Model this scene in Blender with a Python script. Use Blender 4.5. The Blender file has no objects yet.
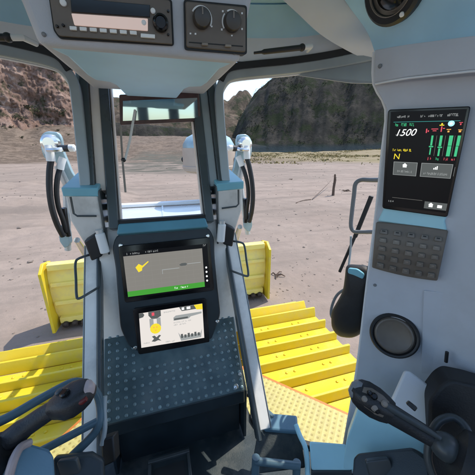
import bpy, bmesh, math, random
from math import sin, cos, pi, radians as R
from mathutils import Vector, Matrix, noise
random.seed(7)
S = bpy.context.scene
COL = S.collection
EYE = 2.9                      # height of the driver's eye above the ground
F, HZ, VX, CX = 265., 148., 157., 237.5
PITCH = math.atan((CX-HZ)/F)
YAW = math.atan((CX-VX)/math.hypot(F, CX-HZ))
FW = Vector((sin(YAW)*cos(PITCH), cos(YAW)*cos(PITCH), -sin(PITCH)))
RT = Vector((cos(YAW), -sin(YAW), 0)); UP = RT.cross(FW)
V = Vector
# ---------------------------------------------------------------- measuring: a sight line cut by a real plane of the machine
def ray(x, y): return (x-CX)*RT-(y-CX)*UP+F*FW
def PY(x, y, Y): r = ray(x, y); return r*(Y/r.y)
def PZ(x, y, z): r = ray(x, y); return r*(z/r.z)
def PX(x, y, X): r = ray(x, y); return r*(X/r.x)
def AT(x, y, t): return ray(x, y)*(t/F)
def PP(x, y, p0, n): r = ray(x, y); return r*(p0.dot(n)/r.dot(n))
MN = V((sin(R(-127.5)), cos(R(-127.5)), 0))           # the way the right hand monitor faces
def PM(x, y, d): r = ray(x, y); return r*(-d/r.dot(MN))
def slope(Y1, z1, Y2, z2):                             # a plane that runs straight across the cab
    d = V((0, Y2-Y1, z2-z1)).normalized(); n = V((0, d.z, -d.y)); p = V((0, Y1, z1))
    return lambda x, y: PP(x, y, p, n)
# ---------------------------------------------------------------- materials
MATS = {}
def nodes(name):
    m = bpy.data.materials.new(name); m.use_nodes = True
    nt = m.node_tree; return m, nt, nt.nodes['Principled BSDF']
def L(nt, a, b): nt.links.new(a, b)
def paint(name, c, rough=.5, metal=0., var=.12, scale=9., bump=.0, bscale=300., spec=.5, dirt=None, dscale=6., damt=.5, coat=0.):
    m, nt, b = nodes(name)
    tc = nt.nodes.new('ShaderNodeTexCoord')
    n = nt.nodes.new('ShaderNodeTexNoise'); n.inputs['Scale'].default_value = scale; n.inputs['Detail'].default_value = 6
    L(nt, tc.outputs['Object'], n.inputs['Vector'])
    r = nt.nodes.new('ShaderNodeValToRGB')
    r.color_ramp.elements[0].position = .3; r.color_ramp.elements[1].position = .7
    r.color_ramp.elements[0].color = (*[v*(1-var) for v in c], 1); r.color_ramp.elements[1].color = (*[min(1, v*(1+var)) for v in c], 1)
    L(nt, n.outputs['Fac'], r.inputs['Fac']); out = r.outputs['Color']
    if dirt:
        n2 = nt.nodes.new('ShaderNodeTexNoise'); n2.inputs['Scale'].default_value = dscale; n2.inputs['Detail'].default_value = 10; n2.inputs['Roughness'].default_value = .7
        L(nt, tc.outputs['Object'], n2.inputs['Vector'])
        r2 = nt.nodes.new('ShaderNodeValToRGB'); r2.color_ramp.elements[0].position = .5; r2.color_ramp.elements[1].position = .72
        r2.color_ramp.elements[0].color = (0, 0, 0, 1); r2.color_ramp.elements[1].color = (damt,)*3+(1,)
        L(nt, n2.outputs['Fac'], r2.inputs['Fac'])
        mx = nt.nodes.new('ShaderNodeMixRGB'); mx.inputs['Color2'].default_value = (*dirt, 1)
        L(nt, r2.outputs['Color'], mx.inputs['Fac']); L(nt, out, mx.inputs['Color1']); out = mx.outputs['Color']
    L(nt, out, b.inputs['Base Color'])
    mr = nt.nodes.new('ShaderNodeMapRange'); mr.inputs['To Min'].default_value = max(.03, rough-.08); mr.inputs['To Max'].default_value = min(1, rough+.1)
    L(nt, n.outputs['Fac'], mr.inputs['Value']); L(nt, mr.outputs['Result'], b.inputs['Roughness'])
    b.inputs['Metallic'].default_value = metal; b.inputs['Specular IOR Level'].default_value = spec
    b.inputs['Coat Weight'].default_value = coat
    if bump:
        n3 = nt.nodes.new('ShaderNodeTexNoise'); n3.inputs['Scale'].default_value = bscale; n3.inputs['Detail'].default_value = 3
        L(nt, tc.outputs['Object'], n3.inputs['Vector'])
        bp = nt.nodes.new('ShaderNodeBump'); bp.inputs['Strength'].default_value = bump; bp.inputs['Distance'].default_value = .002
        L(nt, n3.outputs['Fac'], bp.inputs['Height']); L(nt, bp.outputs['Normal'], b.inputs['Normal'])
    MATS[name] = m; return m
def glow(name, c, s=1.):
    m, nt, b = nodes(name)
    b.inputs['Base Color'].default_value = (0.004, 0.004, 0.004, 1); b.inputs['Roughness'].default_value = .3; b.inputs['Specular IOR Level'].default_value = .18
    b.inputs['Emission Color'].default_value = (*c, 1); b.inputs['Emission Strength'].default_value = s
    MATS[name] = m; return m
paint('panel', (.53, .56, .615), .52, bump=.25, bscale=500, var=.05, dirt=(.42, .41, .40), dscale=4, damt=.35)           # lavender blue grey moulded trim
paint('panel_light', (.46, .74, .94), .5, bump=.2, bscale=500, var=.05)       # paler blue liner
paint('liner', (.43, .70, .87), .6, bump=.2, bscale=400, var=.06)
paint('trim_pale', (.78, .80, .83), .5, bump=.15, bscale=400, var=.04)
paint('pillar_dark', (.062, .076, .08), .28, var=.2, scale=5)
paint('pillar_mid', (.35, .395, .41), .35, var=.15, scale=6)
paint('pillar_edge', (.52, .57, .58), .3, metal=.1, var=.1, scale=6)
paint('steel_trim', (.80, .70, .62), .3, metal=0., var=.12, scale=4)
paint('strip', (.90, .88, .83), .35, metal=.0, var=.1, scale=7, dirt=(.3, .32, .32), damt=.4)
paint('teal_frame', (.10, .28, .36), .4, var=.12)
paint('gasket', (.012, .015, .018), .6, var=.2)
paint('black_plastic', (.016, .017, .019), .42, var=.2, scale=15, bump=.2, bscale=600)
paint('black_gloss', (.006, .006, .007), .12, var=.1)
paint('brown_plastic', (.15, .125, .102), .38, var=.15, scale=20, bump=.15, bscale=700)
paint('brown_light', (.26, .225, .19), .38, var=.15, scale=20)
paint('dial', (.06, .052, .045), .32, var=.15, scale=20)
paint('key_top', (.17, .15, .13), .35, var=.2, scale=30)
paint('white_mark', (.88, .90, .90), .5, var=.05)
m_ = paint('radio_lcd', (.62, .50, .45), .25, var=.05); m_.node_tree.nodes['Principled BSDF'].inputs['Emission Color'].default_value = (.75, .55, .48, 1); m_.node_tree.nodes['Principled BSDF'].inputs['Emission Strength'].default_value = .22
paint('console', (.022, .034, .042), .42, var=.25, scale=10, bump=.2, bscale=500)
paint('stud_worn', (.20, .28, .30), .32, metal=.3, var=.3, scale=30)
paint('tread', (.075, .125, .138), .36, metal=.1, var=.3, scale=14, dirt=(.20, .19, .17), dscale=7, damt=.45)
paint('floor', (.02, .035, .042), .65, var=.3, scale=12, dirt=(.16, .15, .13), dscale=6, damt=.5, bump=.5, bscale=250)
paint('rail_blue', (.085, .15, .19), .33, var=.15, scale=14)
paint('blue_panel', (.12, .24, .33), .42, var=.1, scale=8, bump=.15)
paint('blue_pale', (.42, .74, .84), .45, var=.06, bump=.2, bscale=500)
paint('rubber', (.014, .015, .017), .55, var=.2, scale=20, bump=.3, bscale=300)
paint('grip', (.02, .021, .024), .45, var=.25, scale=30, bump=.4, bscale=250)
paint('grip_grey', (.055, .065, .07), .35, var=.15, scale=20)
paint('lead_grey', (.20, .21, .22), .4, var=.1)
paint('pink_cap', (.45, .36, .35), .4, var=.1)
paint('red_button', (.14, .018, .018), .35, var=.1)
paint('chrome', (.78, .80, .80), .2, metal=.9, var=.06)
paint('silver', (.62, .66, .67), .3, metal=.35, var=.12, scale=9, dirt=(.3, .34, .34), dscale=16, damt=.45)
paint('white_paint', (.78, .80, .80), .4, var=.05)
paint('box_grey', (.68, .66, .62), .42, var=.1, scale=12, dirt=(.28, .26, .23), dscale=14, damt=.4)
paint('sky_teal', (.19, .46, .56), .3, var=.12, scale=8)  # sky reflected on the lids, painted in as teal; serves the mirror highlight too
paint('bracket_blue', (.34, .47, .51), .32, metal=.2, var=.15, scale=12)
paint('yellow', (.72, .55, .025), .42, var=.08, scale=3, dirt=(.60, .46, .18), dscale=5, damt=.55, bump=.25, bscale=120)
paint('yellow_pale', (.93, .78, .20), .5, var=.07, scale=3, dirt=(.66, .55, .34), dscale=4, damt=.6, bump=.15, bscale=120)
paint('orange', (.52, .17, .02), .5, var=.15, scale=6)
paint('cutting_steel', (.06, .05, .045), .5, metal=.5, var=.3, scale=12)
paint('hood', (.66, .69, .70), .26, metal=.35, var=.08, scale=2.5)
paint('exhaust', (.47, .38, .31), .5, var=.1, scale=6, dirt=(.35, .28, .22), dscale=7, damt=.4)
paint('wood', (.10, .065, .045), .8, var=.4, scale=12)
paint('stone', (.21, .17, .14), .85, var=.3, scale=3, bump=.6, bscale=30)
paint('mirror_frame', (.09, .05, .045), .5, var=.4, scale=30)
m, nt, b = nodes('mirror'); b.inputs['Base Color'].default_value = (.42, .52, .55, 1); b.inputs['Metallic'].default_value = 1; b.inputs['Roughness'].default_value = .04; MATS['mirror'] = m
m, nt, b = nodes('glass')                                                     # clean clear glazing
t = nt.nodes.new('ShaderNodeBsdfTransparent'); L(nt, t.outputs[0], nt.nodes['Material Output'].inputs['Surface']); nt.nodes.remove(b); MATS['glass'] = m
glow('scr_black', (.0015, .0015, .002), 1); glow('scr_grey', (.115, .11, .10), 1); glow('scr_green', (.03, .17, .02), 1); glow('scr_white', (.40, .375, .355), 1)
glow('scr_bar', (.03, .27, .12), 1); glow('scr_red', (.40, .05, .07), 1); glow('scr_yellow', (.45, .36, .02), 1); glow('scr_blue', (.25, .65, .85), 1)
glow('scr_grid', (.128, .124, .114), 1)
glow('scr_dim', (.05, .055, .055), 1); glow('scr_line', (.17, .18, .18), 1); glow('scr_text', (.55, .56, .56), 1); glow('scr_teal', (.03, .22, .20), 1); glow('scr_orange', (.45, .22, .05), 1)
# ---------------------------------------------------------------- shapes: each returns (vertices, faces) measured from the driver's eye
def nrm(p):
    n = V((0, 0, 0))
    for i in range(len(p)):
        a, c = p[i], p[(i+1) % len(p)]; n += a.cross(c)
    return n.normalized()
def prism(pts, th, n=None, lift=0.):
    """a flat outline given its thickness, away from the driver"""
    pts = [V(p) for p in pts]
    c = sum(pts, V((0, 0, 0)))/len(pts)
    if n is None:
        n = nrm([p-c for p in pts])
        if n.dot(c) > 0: n = -n
    a = [p+n*lift for p in pts]; q = [p-n*(th) for p in a]; k = len(pts)
    return a+q, [list(range(k)), list(range(2*k-1, k-1, -1))]+[[i, k+i, k+(i+1) % k, (i+1) % k] for i in range(k)]
def box(c, s, rot=None):
    c = V(c); v = []
    for x in (-.5, .5):
        for y in (-.5, .5):
            for z in (-.5, .5):
                p = V((x*s[0], y*s[1], z*s[2])); v.append(c+(rot @ p if rot else p))
    return v, [[0, 1, 3, 2], [4, 6, 7, 5], [0, 4, 5, 1], [2, 3, 7, 6], [0, 2, 6, 4], [1, 5, 7, 3]]
def basis(n):
    n = V(n).normalized(); u = n.cross(V((0, 0, 1)))
    if u.length < 1e-3: u = V((1, 0, 0))
    u.normalize(); return u, n.cross(u), n
def smoothpath(p, k=4):
    p = [V(q) for q in p]; out = []
    for i in range(len(p)-1):
        p0, p1, p2, p3 = p[max(0, i-1)], p[i], p[i+1], p[min(len(p)-1, i+2)]
        for j in range(k):
            t = j/k
            out.append(.5*((2*p1)+(p2-p0)*t+(2*p0-5*p1+4*p2-p3)*t*t+(3*p1-p0-3*p2+p3)*t**3))
    out.append(p[-1]); return out
def tube(path, r, seg=10, prof=None, up=None):
    path = [V(p) for p in path]; n = len(path); rr = r if isinstance(r, (list, tuple)) else [r]*n
    vs, fs = [], []; u = None
    for i in range(n):
        t = (path[min(n-1, i+1)]-path[max(0, i-1)]).normalized()
        if u is None:
            u = V(up) if up else basis(t)[0]
        u = (u-t*u.dot(t)).normalized(); w = t.cross(u)
        if prof: ring = [path[i]+u*a+w*b_ for a, b_ in prof]
        else: ring = [path[i]+(u*cos(2*pi*k/seg)+w*sin(2*pi*k/seg))*rr[i] for k in range(seg)]
        vs += ring
    k = len(prof) if prof else seg
    for i in range(n-1):
        for j in range(k): fs.append([i*k+j, i*k+(j+1) % k, (i+1)*k+(j+1) % k, (i+1)*k+j])
    fs += [list(range(k))[::-1], list(range((n-1)*k, n*k))]
    return vs, fs
def rect(w, h): return [(-w/2, -h/2), (w/2, -h/2), (w/2, h/2), (-w/2, h/2)]
def lathe(c, ax, prof, seg=32):
    c = V(c); u, w, n = basis(ax); vs, fs = [], []
    for r, h in prof: vs += [c+n*h+(u*cos(2*pi*k/seg)+w*sin(2*pi*k/seg))*r for k in range(seg)]
    for i in range(len(prof)-1):
        for j in range(seg): fs.append([i*seg+j, i*seg+(j+1) % seg, (i+1)*seg+(j+1) % seg, (i+1)*seg+j])
    fs += [list(range(seg))[::-1], list(range((len(prof)-1)*seg, len(prof)*seg))]
    return vs, fs
def patch(rows):
    w = len(rows[0]); vs = [V(p) for r in rows for p in r]
    return vs, [[i*w+j, i*w+j+1, (i+1)*w+j+1, (i+1)*w+j] for i in range(len(rows)-1) for j in range(w-1)]
def dense(rows, k=4):
    """a smooth finer grid through the given one"""
    rows = [smoothpath(r_, k) for r_ in rows]
    cols = [smoothpath([r_[j] for r_ in rows], k) for j in range(len(rows[0]))]
    return [[c[i] for c in cols] for i in range(len(cols[0]))]
def shell(rows, th):
    """a curved sheet given its thickness, away from the driver"""
    m, w = len(rows), len(rows[0]); rows = [[V(p) for p in r_] for r_ in rows]; B = []
    for i in range(m):
        for j in range(w):
            du = rows[i][min(w-1, j+1)]-rows[i][max(0, j-1)]; dv = rows[min(m-1, i+1)][j]-rows[max(0, i-1)][j]
            n = du.cross(dv)
            n = n.normalized() if n.length > 1e-9 else V((0, 0, 1))
            if n.dot(rows[i][j]) > 0: n = -n
            B.append(rows[i][j]-n*th)
    vs, fs = patch(rows); k = len(vs)
    fs = fs+[[k+a for a in f[::-1]] for f in fs]
    ed = [(i*w, (i+1)*w) for i in range(m-1)]+[((m-1)*w+j, (m-1)*w+j+1) for j in range(w-1)]+[((i+1)*w+w-1, i*w+w-1) for i in range(m-1)][::-1]+[(j+1, j) for j in range(w-1)][::-1]
    fs += [[a, b_, k+b_, k+a] for a, b_ in ed]
    return vs+B, fs
def rnd(poly, r, k=4):
    """round the corners of a 2D outline"""
    out = []; n = len(poly)
    for i in range(n):
        a, b_, c = V(poly[i-1]).to_2d(), V(poly[i]).to_2d(), V(poly[(i+1) % n]).to_2d()
        d1, d2 = (a-b_), (c-b_); rr = min(r, d1.length*.45, d2.length*.45)
        p, q = b_+d1.normalized()*rr, b_+d2.normalized()*rr
        for j in range(k+1):
            t = j/k; out.append(((1-t)**2*p+2*t*(1-t)*b_+t*t*q)[:])
    return out
def ball(c, r, seg=16, rings=10, sq=(1, 1, 1)):
    vs, fs = lathe((0, 0, 0), (0, 0, 1), [(max(1e-4, r*sin(pi*i/rings)), -r*cos(pi*i/rings)) for i in range(rings+1)], seg)
    return [V(c)+V((v.x*sq[0], v.y*sq[1], v.z*sq[2])) for v in vs], fs
# ---------------------------------------------------------------- objects
def off(o):
    v = V((0, 0, 0))
    while o: v += o.location; o = o.parent
    return v
def empty(name, loc, label, cat, group=None):
    o = bpy.data.objects.new(name, None); COL.objects.link(o); o.location = V(loc)+V((0, 0, EYE)); o.empty_display_size = .1
    o['label'] = label; o['category'] = cat
    if group: o['group'] = group
    return o
class MB:
    def __init__(s): s.v, s.f, s.m, s.mats = [], [], [], []
    def add(s, vf, mat):
        b0 = len(s.v); s.v += vf[0]
        if mat not in s.mats: s.mats.append(mat)
        i = s.mats.index(mat)
        for f in vf[1]: s.f.append([b0+k for k in f]); s.m.append(i)
        return s
    def build(s, name, parent=None, smooth=True, bevel=0., seg=2, solid=0., sub=0, angle=35, label=None, cat=None, group=None, kind=None, raw=False, recalc=True):
        vs = [V(p) for p in s.v]
        if not raw: vs = [p+V((0, 0, EYE)) for p in vs]
        o0 = V((0, 0, 0))
        if parent: o0 = off(parent)
        elif not kind:
            xs = [p.x for p in vs]; ys = [p.y for p in vs]; o0 = V(((min(xs)+max(xs))/2, (min(ys)+max(ys))/2, min(p.z for p in vs)))
        me = bpy.data.meshes.new(name); me.from_pydata([p-o0 for p in vs], [], s.f)
        for mname in s.mats: me.materials.append(MATS[mname])
        me.polygons.foreach_set('material_index', s.m)
        if recalc:
            bm = bmesh.new(); bm.from_mesh(me); bmesh.ops.recalc_face_normals(bm, faces=bm.faces); bm.to_mesh(me); bm.free()
        if smooth:
            me.polygons.foreach_set('use_smooth', [True]*len(me.polygons))
            me.set_sharp_from_angle(angle=R(angle))
        o = bpy.data.objects.new(name, me); COL.objects.link(o)
        if parent: o.parent = parent
        else: o.location = o0
        if solid:
            md = o.modifiers.new('thickness', 'SOLIDIFY'); md.thickness = solid; md.offset = 1 if solid > 0 else -1
        if bevel:
            md = o.modifiers.new('edges', 'BEVEL'); md.width = bevel; md.segments = seg; md.limit_method = 'ANGLE'; md.angle_limit = R(30)
        if sub:
            md = o.modifiers.new('smooth', 'SUBSURF'); md.levels = sub; md.render_levels = sub
        for k, x in (('label', label), ('category', cat), ('group', group), ('kind', kind)):
            if x: o[k] = x
        return o
def part(name, vf, mat, parent, **k): return MB().add(vf, mat).build(name, parent, **k)
def tube_px(pts, f, r, **k): return tube(smoothpath([f(*p) for p in pts], 5), r, **k)

# ================================================================ THE VALLEY
def ss(a, b_, x):
    t = max(0., min(1., (x-a)/(b_-a))); return t*t*(3-2*t)
def nz(x, y, z=0., o=4): return noise.fractal(V((x, y, z)), 1., 2., o)
def pol(th, r): return r*sin(R(th)), r*cos(R(th))
def ground_h(x, y):
    r = math.hypot(x, y); th = math.degrees(math.atan2(x, y))
    left = 1-ss(-13, -6, th); mid = ss(-13, -6, th)*(1-ss(11, 17, th))
    if th < -75 or th > 120: left = 0
    h = 0
    h += left*(9.3*ss(84, 140, r)+1.2*ss(84, 90, r+4*nz(x*.05, y*.05, 3))+2.2*nz(x*.07, y*.07, 21, 6)*ss(86, 110, r)+.8*abs(nz(x*.25, y*.25, 23, 4))*ss(84, 100, r))
    h += mid*(10.2*ss(88, 205, r)+1.2*nz(x*.05, y*.05, 25, 5)*ss(70, 110, r))
    h += nz(x*.06, y*.06)*.25*ss(8, 40, r) + nz(x*.5, y*.5, 7)*.035*ss(2, 7, r)
    # low ruts pushed up by machines, left of the blade
    w = ss(9, 13, r)*(1-ss(26, 34, r))*(1-ss(-9, -4, th))
    h += w*.5*abs(nz(x*.16+y*.05, y*.75-x*.2, 5, 3))
    if 10 < th < 110: h += ss(112, 152, r)*(1-ss(158, 167, r))*(.25+1.9*ss(22, 46, th)+.9*nz(x*.045, y*.045, 51))*ss(10, 16, th)
    # worn wheel ruts
    for (ox, oy, an, wd) in ((-9, 13, 58, 1.5), (7, 12, -35, 1.7), (9, 24, 80, 1.8)):
        u = (x-ox)*cos(R(an))-(y-oy)*sin(R(an))+.8*nz(x*.06, y*.06, 31, 2)
        for c0 in (-wd/2, wd/2):
            dd = abs(u-c0)
            if dd < .5 and 4.5 < r < 60: h += (-.06*(1-ss(0, .22, dd))+.035*ss(.18, .3, dd)*(1-ss(.3, .5, dd)))*(.6+nz(x*.4, y*.4, 33))
    # riverbed scours in the middle
    w = ss(26, 36, r)*(1-ss(90, 130, r))*ss(-12, -6, th)*(1-ss(9, 14, th))
    h += w*.55*abs(nz(x*.05, y*.16, 9, 4))
    return h
ths = [-180+i*5 for i in range(27)]+[-46+i*.3 for i in range(386)]+[72+i*4 for i in range(27)]
ths = sorted(set(t for t in ths if t < 180))
rs = [0.0]; r = 1.2
while r < 1500: rs.append(r); r *= 1.018 if 4 < r < 120 else 1.04
rows = []
for r in rs: rows.append([V((*pol(t, r), 0)) for t in ths])
for row in rows:
    for p in row: p.z = ground_h(p.x, p.y)
vs, fs = patch(rows); w = len(ths)
fs += [[i*w+w-1, i*w, (i+1)*w, (i+1)*w+w-1] for i in range(len(rows)-1)]
m, nt, b = nodes('sand'); MATS['sand'] = m
def N(nt, t, **k):
    n = nt.nodes.new(t)
    for a, v_ in k.items(): n.inputs[a.replace('_', ' ')].default_value = v_
    return n
def ramp(nt, src, stops):
    r_ = nt.nodes.new('ShaderNodeValToRGB'); e = r_.color_ramp.elements
    while len(e) < len(stops): e.new(.5)
    for i, (p, c) in enumerate(stops): e[i].position = p; e[i].color = (*c, 1) if len(c) == 3 else c
    L(nt, src, r_.inputs['Fac']); return r_.outputs['Color']
def mix(nt, fac, a, b_, mode='MIX'):
    n = nt.nodes.new('ShaderNodeMixRGB'); n.blend_type = mode
    for s_, v_ in (('Fac', fac), ('Color1', a), ('Color2', b_)):
        if isinstance(v_, (int, float)): n.inputs[s_].default_value = v_
        elif isinstance(v_, tuple): n.inputs[s_].default_value = (*v_, 1)
        else: L(nt, v_, n.inputs[s_])
    return n.outputs['Color']
geo = nt.nodes.new('ShaderNodeNewGeometry'); pos = geo.outputs['Position']
def noisen(nt, vec, scale, detail=6, rough=.55, stretch=None, rot=0.):
    if stretch:
        mp = nt.nodes.new('ShaderNodeMapping'); mp.inputs['Scale'].default_value = stretch; mp.inputs['Rotation'].default_value = (0, 0, rot); L(nt, vec, mp.inputs['Vector']); vec = mp.outputs[0]
    n = N(nt, 'ShaderNodeTexNoise', Scale=scale, Detail=detail, Roughness=rough); L(nt, vec, n.inputs['Vector']); return n.outputs['Fac']
c = ramp(nt, noisen(nt, pos, .35, 8, .62), [(.3, (.262, .206, .168)), (.7, (.35, .28, .232))])
c = mix(nt, ramp(nt, noisen(nt, pos, .09, 7, .65), [(.45, (0, 0, 0)), (.62, (.5,)*3)]), c, (.175, .148, .122))
c = mix(nt, ramp(nt, noisen(nt, pos, 2.2, 8, .7), [(.45, (0, 0, 0)), (.75, (.55,)*3)]), c, (.19, .16, .134))
c = mix(nt, ramp(nt, noisen(nt, pos, 1., 6, .6, (.12, 1.1, 1), R(22)), [(.49, (0, 0, 0)), (.66, (.6,)*3)]), c, (.18, .148, .124))
c = mix(nt, ramp(nt, noisen(nt, pos, 30, 3, .6), [(.62, (0, 0, 0)), (.75, (.35,)*3)]), c, (.16, .135, .11))
sx = nt.nodes.new('ShaderNodeSeparateXYZ'); L(nt, pos, sx.inputs[0])
# dry grass and silt beyond the sand
far = nt.nodes.new('ShaderNodeMath'); far.operation = 'ADD'; L(nt, sx.outputs['Y'], far.inputs[0])
nn = nt.nodes.new('ShaderNodeMath'); nn.operation = 'MULTIPLY'; nn.inputs[1].default_value = 70; L(nt, noisen(nt, pos, .03, 5), nn.inputs[0]); L(nt, nn.outputs[0], far.inputs[1])
fm = nt.nodes.new('ShaderNodeMapRange'); fm.inputs['From Min'].default_value = 90; fm.inputs['From Max'].default_value = 104; L(nt, far.outputs[0], fm.inputs['Value'])
dry = ramp(nt, noisen(nt, pos, .12, 9, .75, (1, 1, 5)), [(.34, (.06, .045, .034)), (.45, (.20, .152, .115)), (.52, (.10, .075, .055)), (.60, (.21, .162, .125)), (.68, (.065, .06, .037))])
xr = nt.nodes.new('ShaderNodeMapRange'); xr.inputs['From Min'].default_value = 15; xr.inputs['From Max'].default_value = 45; L(nt, sx.outputs['X'], xr.inputs['Value'])
ax = nt.nodes.new('ShaderNodeMath'); ax.operation = 'MULTIPLY_ADD'; ax.inputs[1].default_value = 26; L(nt, xr.outputs['Result'], ax.inputs[0]); L(nt, far.outputs[0], ax.inputs[2]); L(nt, ax.outputs[0], fm.inputs['Value'])
dry = mix(nt, xr.outputs['Result'], dry, ramp(nt, noisen(nt, pos, .1, 9, .75), [(.35, (.18, .14, .07)), (.5, (.27, .22, .14)), (.62, (.16, .135, .058))]))
c = mix(nt, fm.outputs['Result'], c, dry)
# dark silt streaks of the river bed
rb = ramp(nt, noisen(nt, pos, .28, 8, .7, (.35, 1., 1.)), [(.42, (0, 0, 0)), (.52, (1.,)*3)])
def band(src, a0, a1, b0, b1):
    x1 = nt.nodes.new('ShaderNodeMapRange'); x1.interpolation_type = 'SMOOTHSTEP'; x1.inputs['From Min'].default_value = a0; x1.inputs['From Max'].default_value = a1; L(nt, src, x1.inputs['Value'])
    x2 = nt.nodes.new('ShaderNodeMapRange'); x2.interpolation_type = 'SMOOTHSTEP'; x2.inputs['From Min'].default_value = b0; x2.inputs['From Max'].default_value = b1; x2.inputs['To Min'].default_value = 1; x2.inputs['To Max'].default_value = 0; L(nt, src, x2.inputs['Value'])
    mm = nt.nodes.new('ShaderNodeMath'); mm.operation = 'MULTIPLY'; L(nt, x1.outputs[0], mm.inputs[0]); L(nt, x2.outputs[0], mm.inputs[1]); return mm.outputs[0]
mm = nt.nodes.new('ShaderNodeMath'); mm.operation = 'MULTIPLY'; L(nt, band(sx.outputs['Y'], 28, 40, 95, 130), mm.inputs[0]); L(nt, band(sx.outputs['X'], -9, -4, 7, 14), mm.inputs[1])
c = mix(nt, mix(nt, 1., rb, mm.outputs[0], 'MULTIPLY'), c, (.10, .095, .075))
L(nt, c, b.inputs['Base Color']); b.inputs['Roughness'].default_value = .95; b.inputs['Specular IOR Level'].default_value = .15
bp = N(nt, 'ShaderNodeBump', Strength=.55, Distance=.05); L(nt, noisen(nt, pos, 5, 10, .7), bp.inputs['Height']); L(nt, bp.outputs[0], b.inputs['Normal'])
MB().add((vs, fs), 'sand').build('ground', kind='structure', raw=True, recalc=False, angle=180)

def rockmat(name, cols, sc, stretch, green=None, gthr=.55, bump=1.):
    m, nt, b = nodes(name); MATS[name] = m
    pos = nt.nodes.new('ShaderNodeNewGeometry').outputs['Position']
    c = ramp(nt, noisen(nt, pos, sc, 10, .68, stretch), [(.32, cols[0]), (.5, cols[1]), (.66, cols[2])])
    c = mix(nt, ramp(nt, noisen(nt, pos, sc*3, 8, .7), [(.45, (0, 0, 0)), (.7, (.6,)*3)]), c, cols[0])
    if green: c = mix(nt, ramp(nt, noisen(nt, pos, sc*.9, 9, .75), [(gthr, (0, 0, 0)), (gthr+.07, (.9,)*3)]), c, green)
    L(nt, c, b.inputs['Base Color']); b.inputs['Roughness'].default_value = .95; b.inputs['Specular IOR Level'].default_value = .1
    bp = N(nt, 'ShaderNodeBump', Strength=.8, Distance=bump); L(nt, noisen(nt, pos, sc*5, 10, .75), bp.inputs['Height']); L(nt, bp.outputs[0], b.inputs['Normal'])
rockmat('cliff_rock', [(.12, .08, .062), (.33, .215, .165), (.48, .35, .28)], .2, (1, 1, .6), (.06, .062, .035), .54)
rockmat('far_rock', [(.05, .04, .032), (.13, .10, .075), (.22, .17, .125)], .05, (1, 1, .7), (.045, .052, .03), .5, 3.)
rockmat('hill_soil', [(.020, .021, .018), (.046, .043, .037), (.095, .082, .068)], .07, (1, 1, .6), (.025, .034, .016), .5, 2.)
def haze_foot(mname, z0, z1, col):  # haze over the hill's foot, painted into the colour by height
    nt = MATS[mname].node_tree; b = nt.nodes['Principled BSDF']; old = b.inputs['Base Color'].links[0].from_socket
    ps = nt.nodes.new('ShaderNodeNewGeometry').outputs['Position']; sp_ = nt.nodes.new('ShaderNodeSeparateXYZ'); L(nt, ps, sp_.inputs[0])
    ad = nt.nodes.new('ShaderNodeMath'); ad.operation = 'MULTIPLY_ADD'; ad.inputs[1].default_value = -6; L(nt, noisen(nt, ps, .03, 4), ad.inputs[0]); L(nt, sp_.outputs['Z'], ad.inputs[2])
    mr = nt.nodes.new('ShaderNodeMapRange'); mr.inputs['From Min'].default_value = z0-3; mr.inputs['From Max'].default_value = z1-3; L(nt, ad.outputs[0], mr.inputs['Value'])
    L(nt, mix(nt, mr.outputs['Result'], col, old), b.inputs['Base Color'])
haze_foot('hill_soil', 3., 6.5, (.024, .036, .041))
# left: a red brown cliff standing on its talus terrace
rows = []
def rmf(x, y, z, o=5): return noise.ridged_multi_fractal(V((x, y, z)), .9, 2.1, o, 1., 2.)
for i in range(150):
    z = i/149*62; row = []
    for j in range(400):
        th = -62+j/399*53.5
        d = 134+z*.34+7*ss(-16, -8.5, th)*z*.09
        a = R(th)*137; led = 5.0*math.floor((z+3*nz(a*.04, z*.05, 8))/7.5)/7.5
        d += led*.9 + 4.5*nz(a*.05, z*.03, 1, 4)-2.6*(rmf(a*.055, z*.05, 2)-1)-1.1*(rmf(a*.2, z*.14, 7, 4)-1)+2.4*max(0, rmf(a*.16, z*.022, 17, 4)-1.05)+.8*nz(a*.8, z*.8, 4, 3)
        if z < 16: d += 3.5*ss(16, 12, z)*0-4*(1-ss(0, 14, z))
        x, y = pol(th, d); row.append(V((x, y, z+3+.8*nz(a*.1, z*.2, 6))))
    rows.append(row)
MB().add(patch(rows), 'cliff_rock').build('cliff', kind='structure', raw=True, recalc=False, angle=60)
def ridge(name, t0, t1, r0, rp, r1, el, mat, amp, nth, nr, sc, fr=1.):
    """a hill: el(th) is how high its crest stands in degrees at distance rp"""
    rows = []
    for i in range(nr):
        r = r0+(r1-r0)*i/(nr-1); row = []
        for j in range(nth):
            th = t0+(t1-t0)*j/(nth-1); x, y = pol(th, r)
            top = math.tan(R(max(.05, el(th))))*rp
            k = ss(0, 1, (r-r0+5*nz(th*.35, 0, 61, 4))/(rp-r0))**fr if r < rp else 1-.8*ss(0, 1, (r-rp)/(r1-rp))
            g = nz(x*sc, y*sc, 2, 6)-.26*(noise.ridged_multi_fractal(V((th*.16+nz(th*.1, r*.02, 71), r*.026, 3)), .9, 2.1, 6, 1., 2.)-1)
            h = top*k+amp*g*min(1, k*3)*(.35 if r > rp*.97 and r < rp*1.03 else 1)
            row.append(V((x, y, max(-1., h+(ground_h(x, y) if r < rp else 0)*.0))))
        rows.append(row)
    return MB().add(patch(rows), mat).build(name, kind='structure', raw=True, recalc=False, angle=80), rows
def lin(pts):
    def f(x):
        if x <= pts[0][0]: return pts[0][1]
        for (a, va), (b_, vb) in zip(pts, pts[1:]):
            if x <= b_: return va+(vb-va)*(x-a)/(b_-a)
        return pts[-1][1]
    return f
def head(px): return math.degrees(YAW)+math.degrees(math.atan((px-CX)/math.hypot(F, CX-HZ)))
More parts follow.
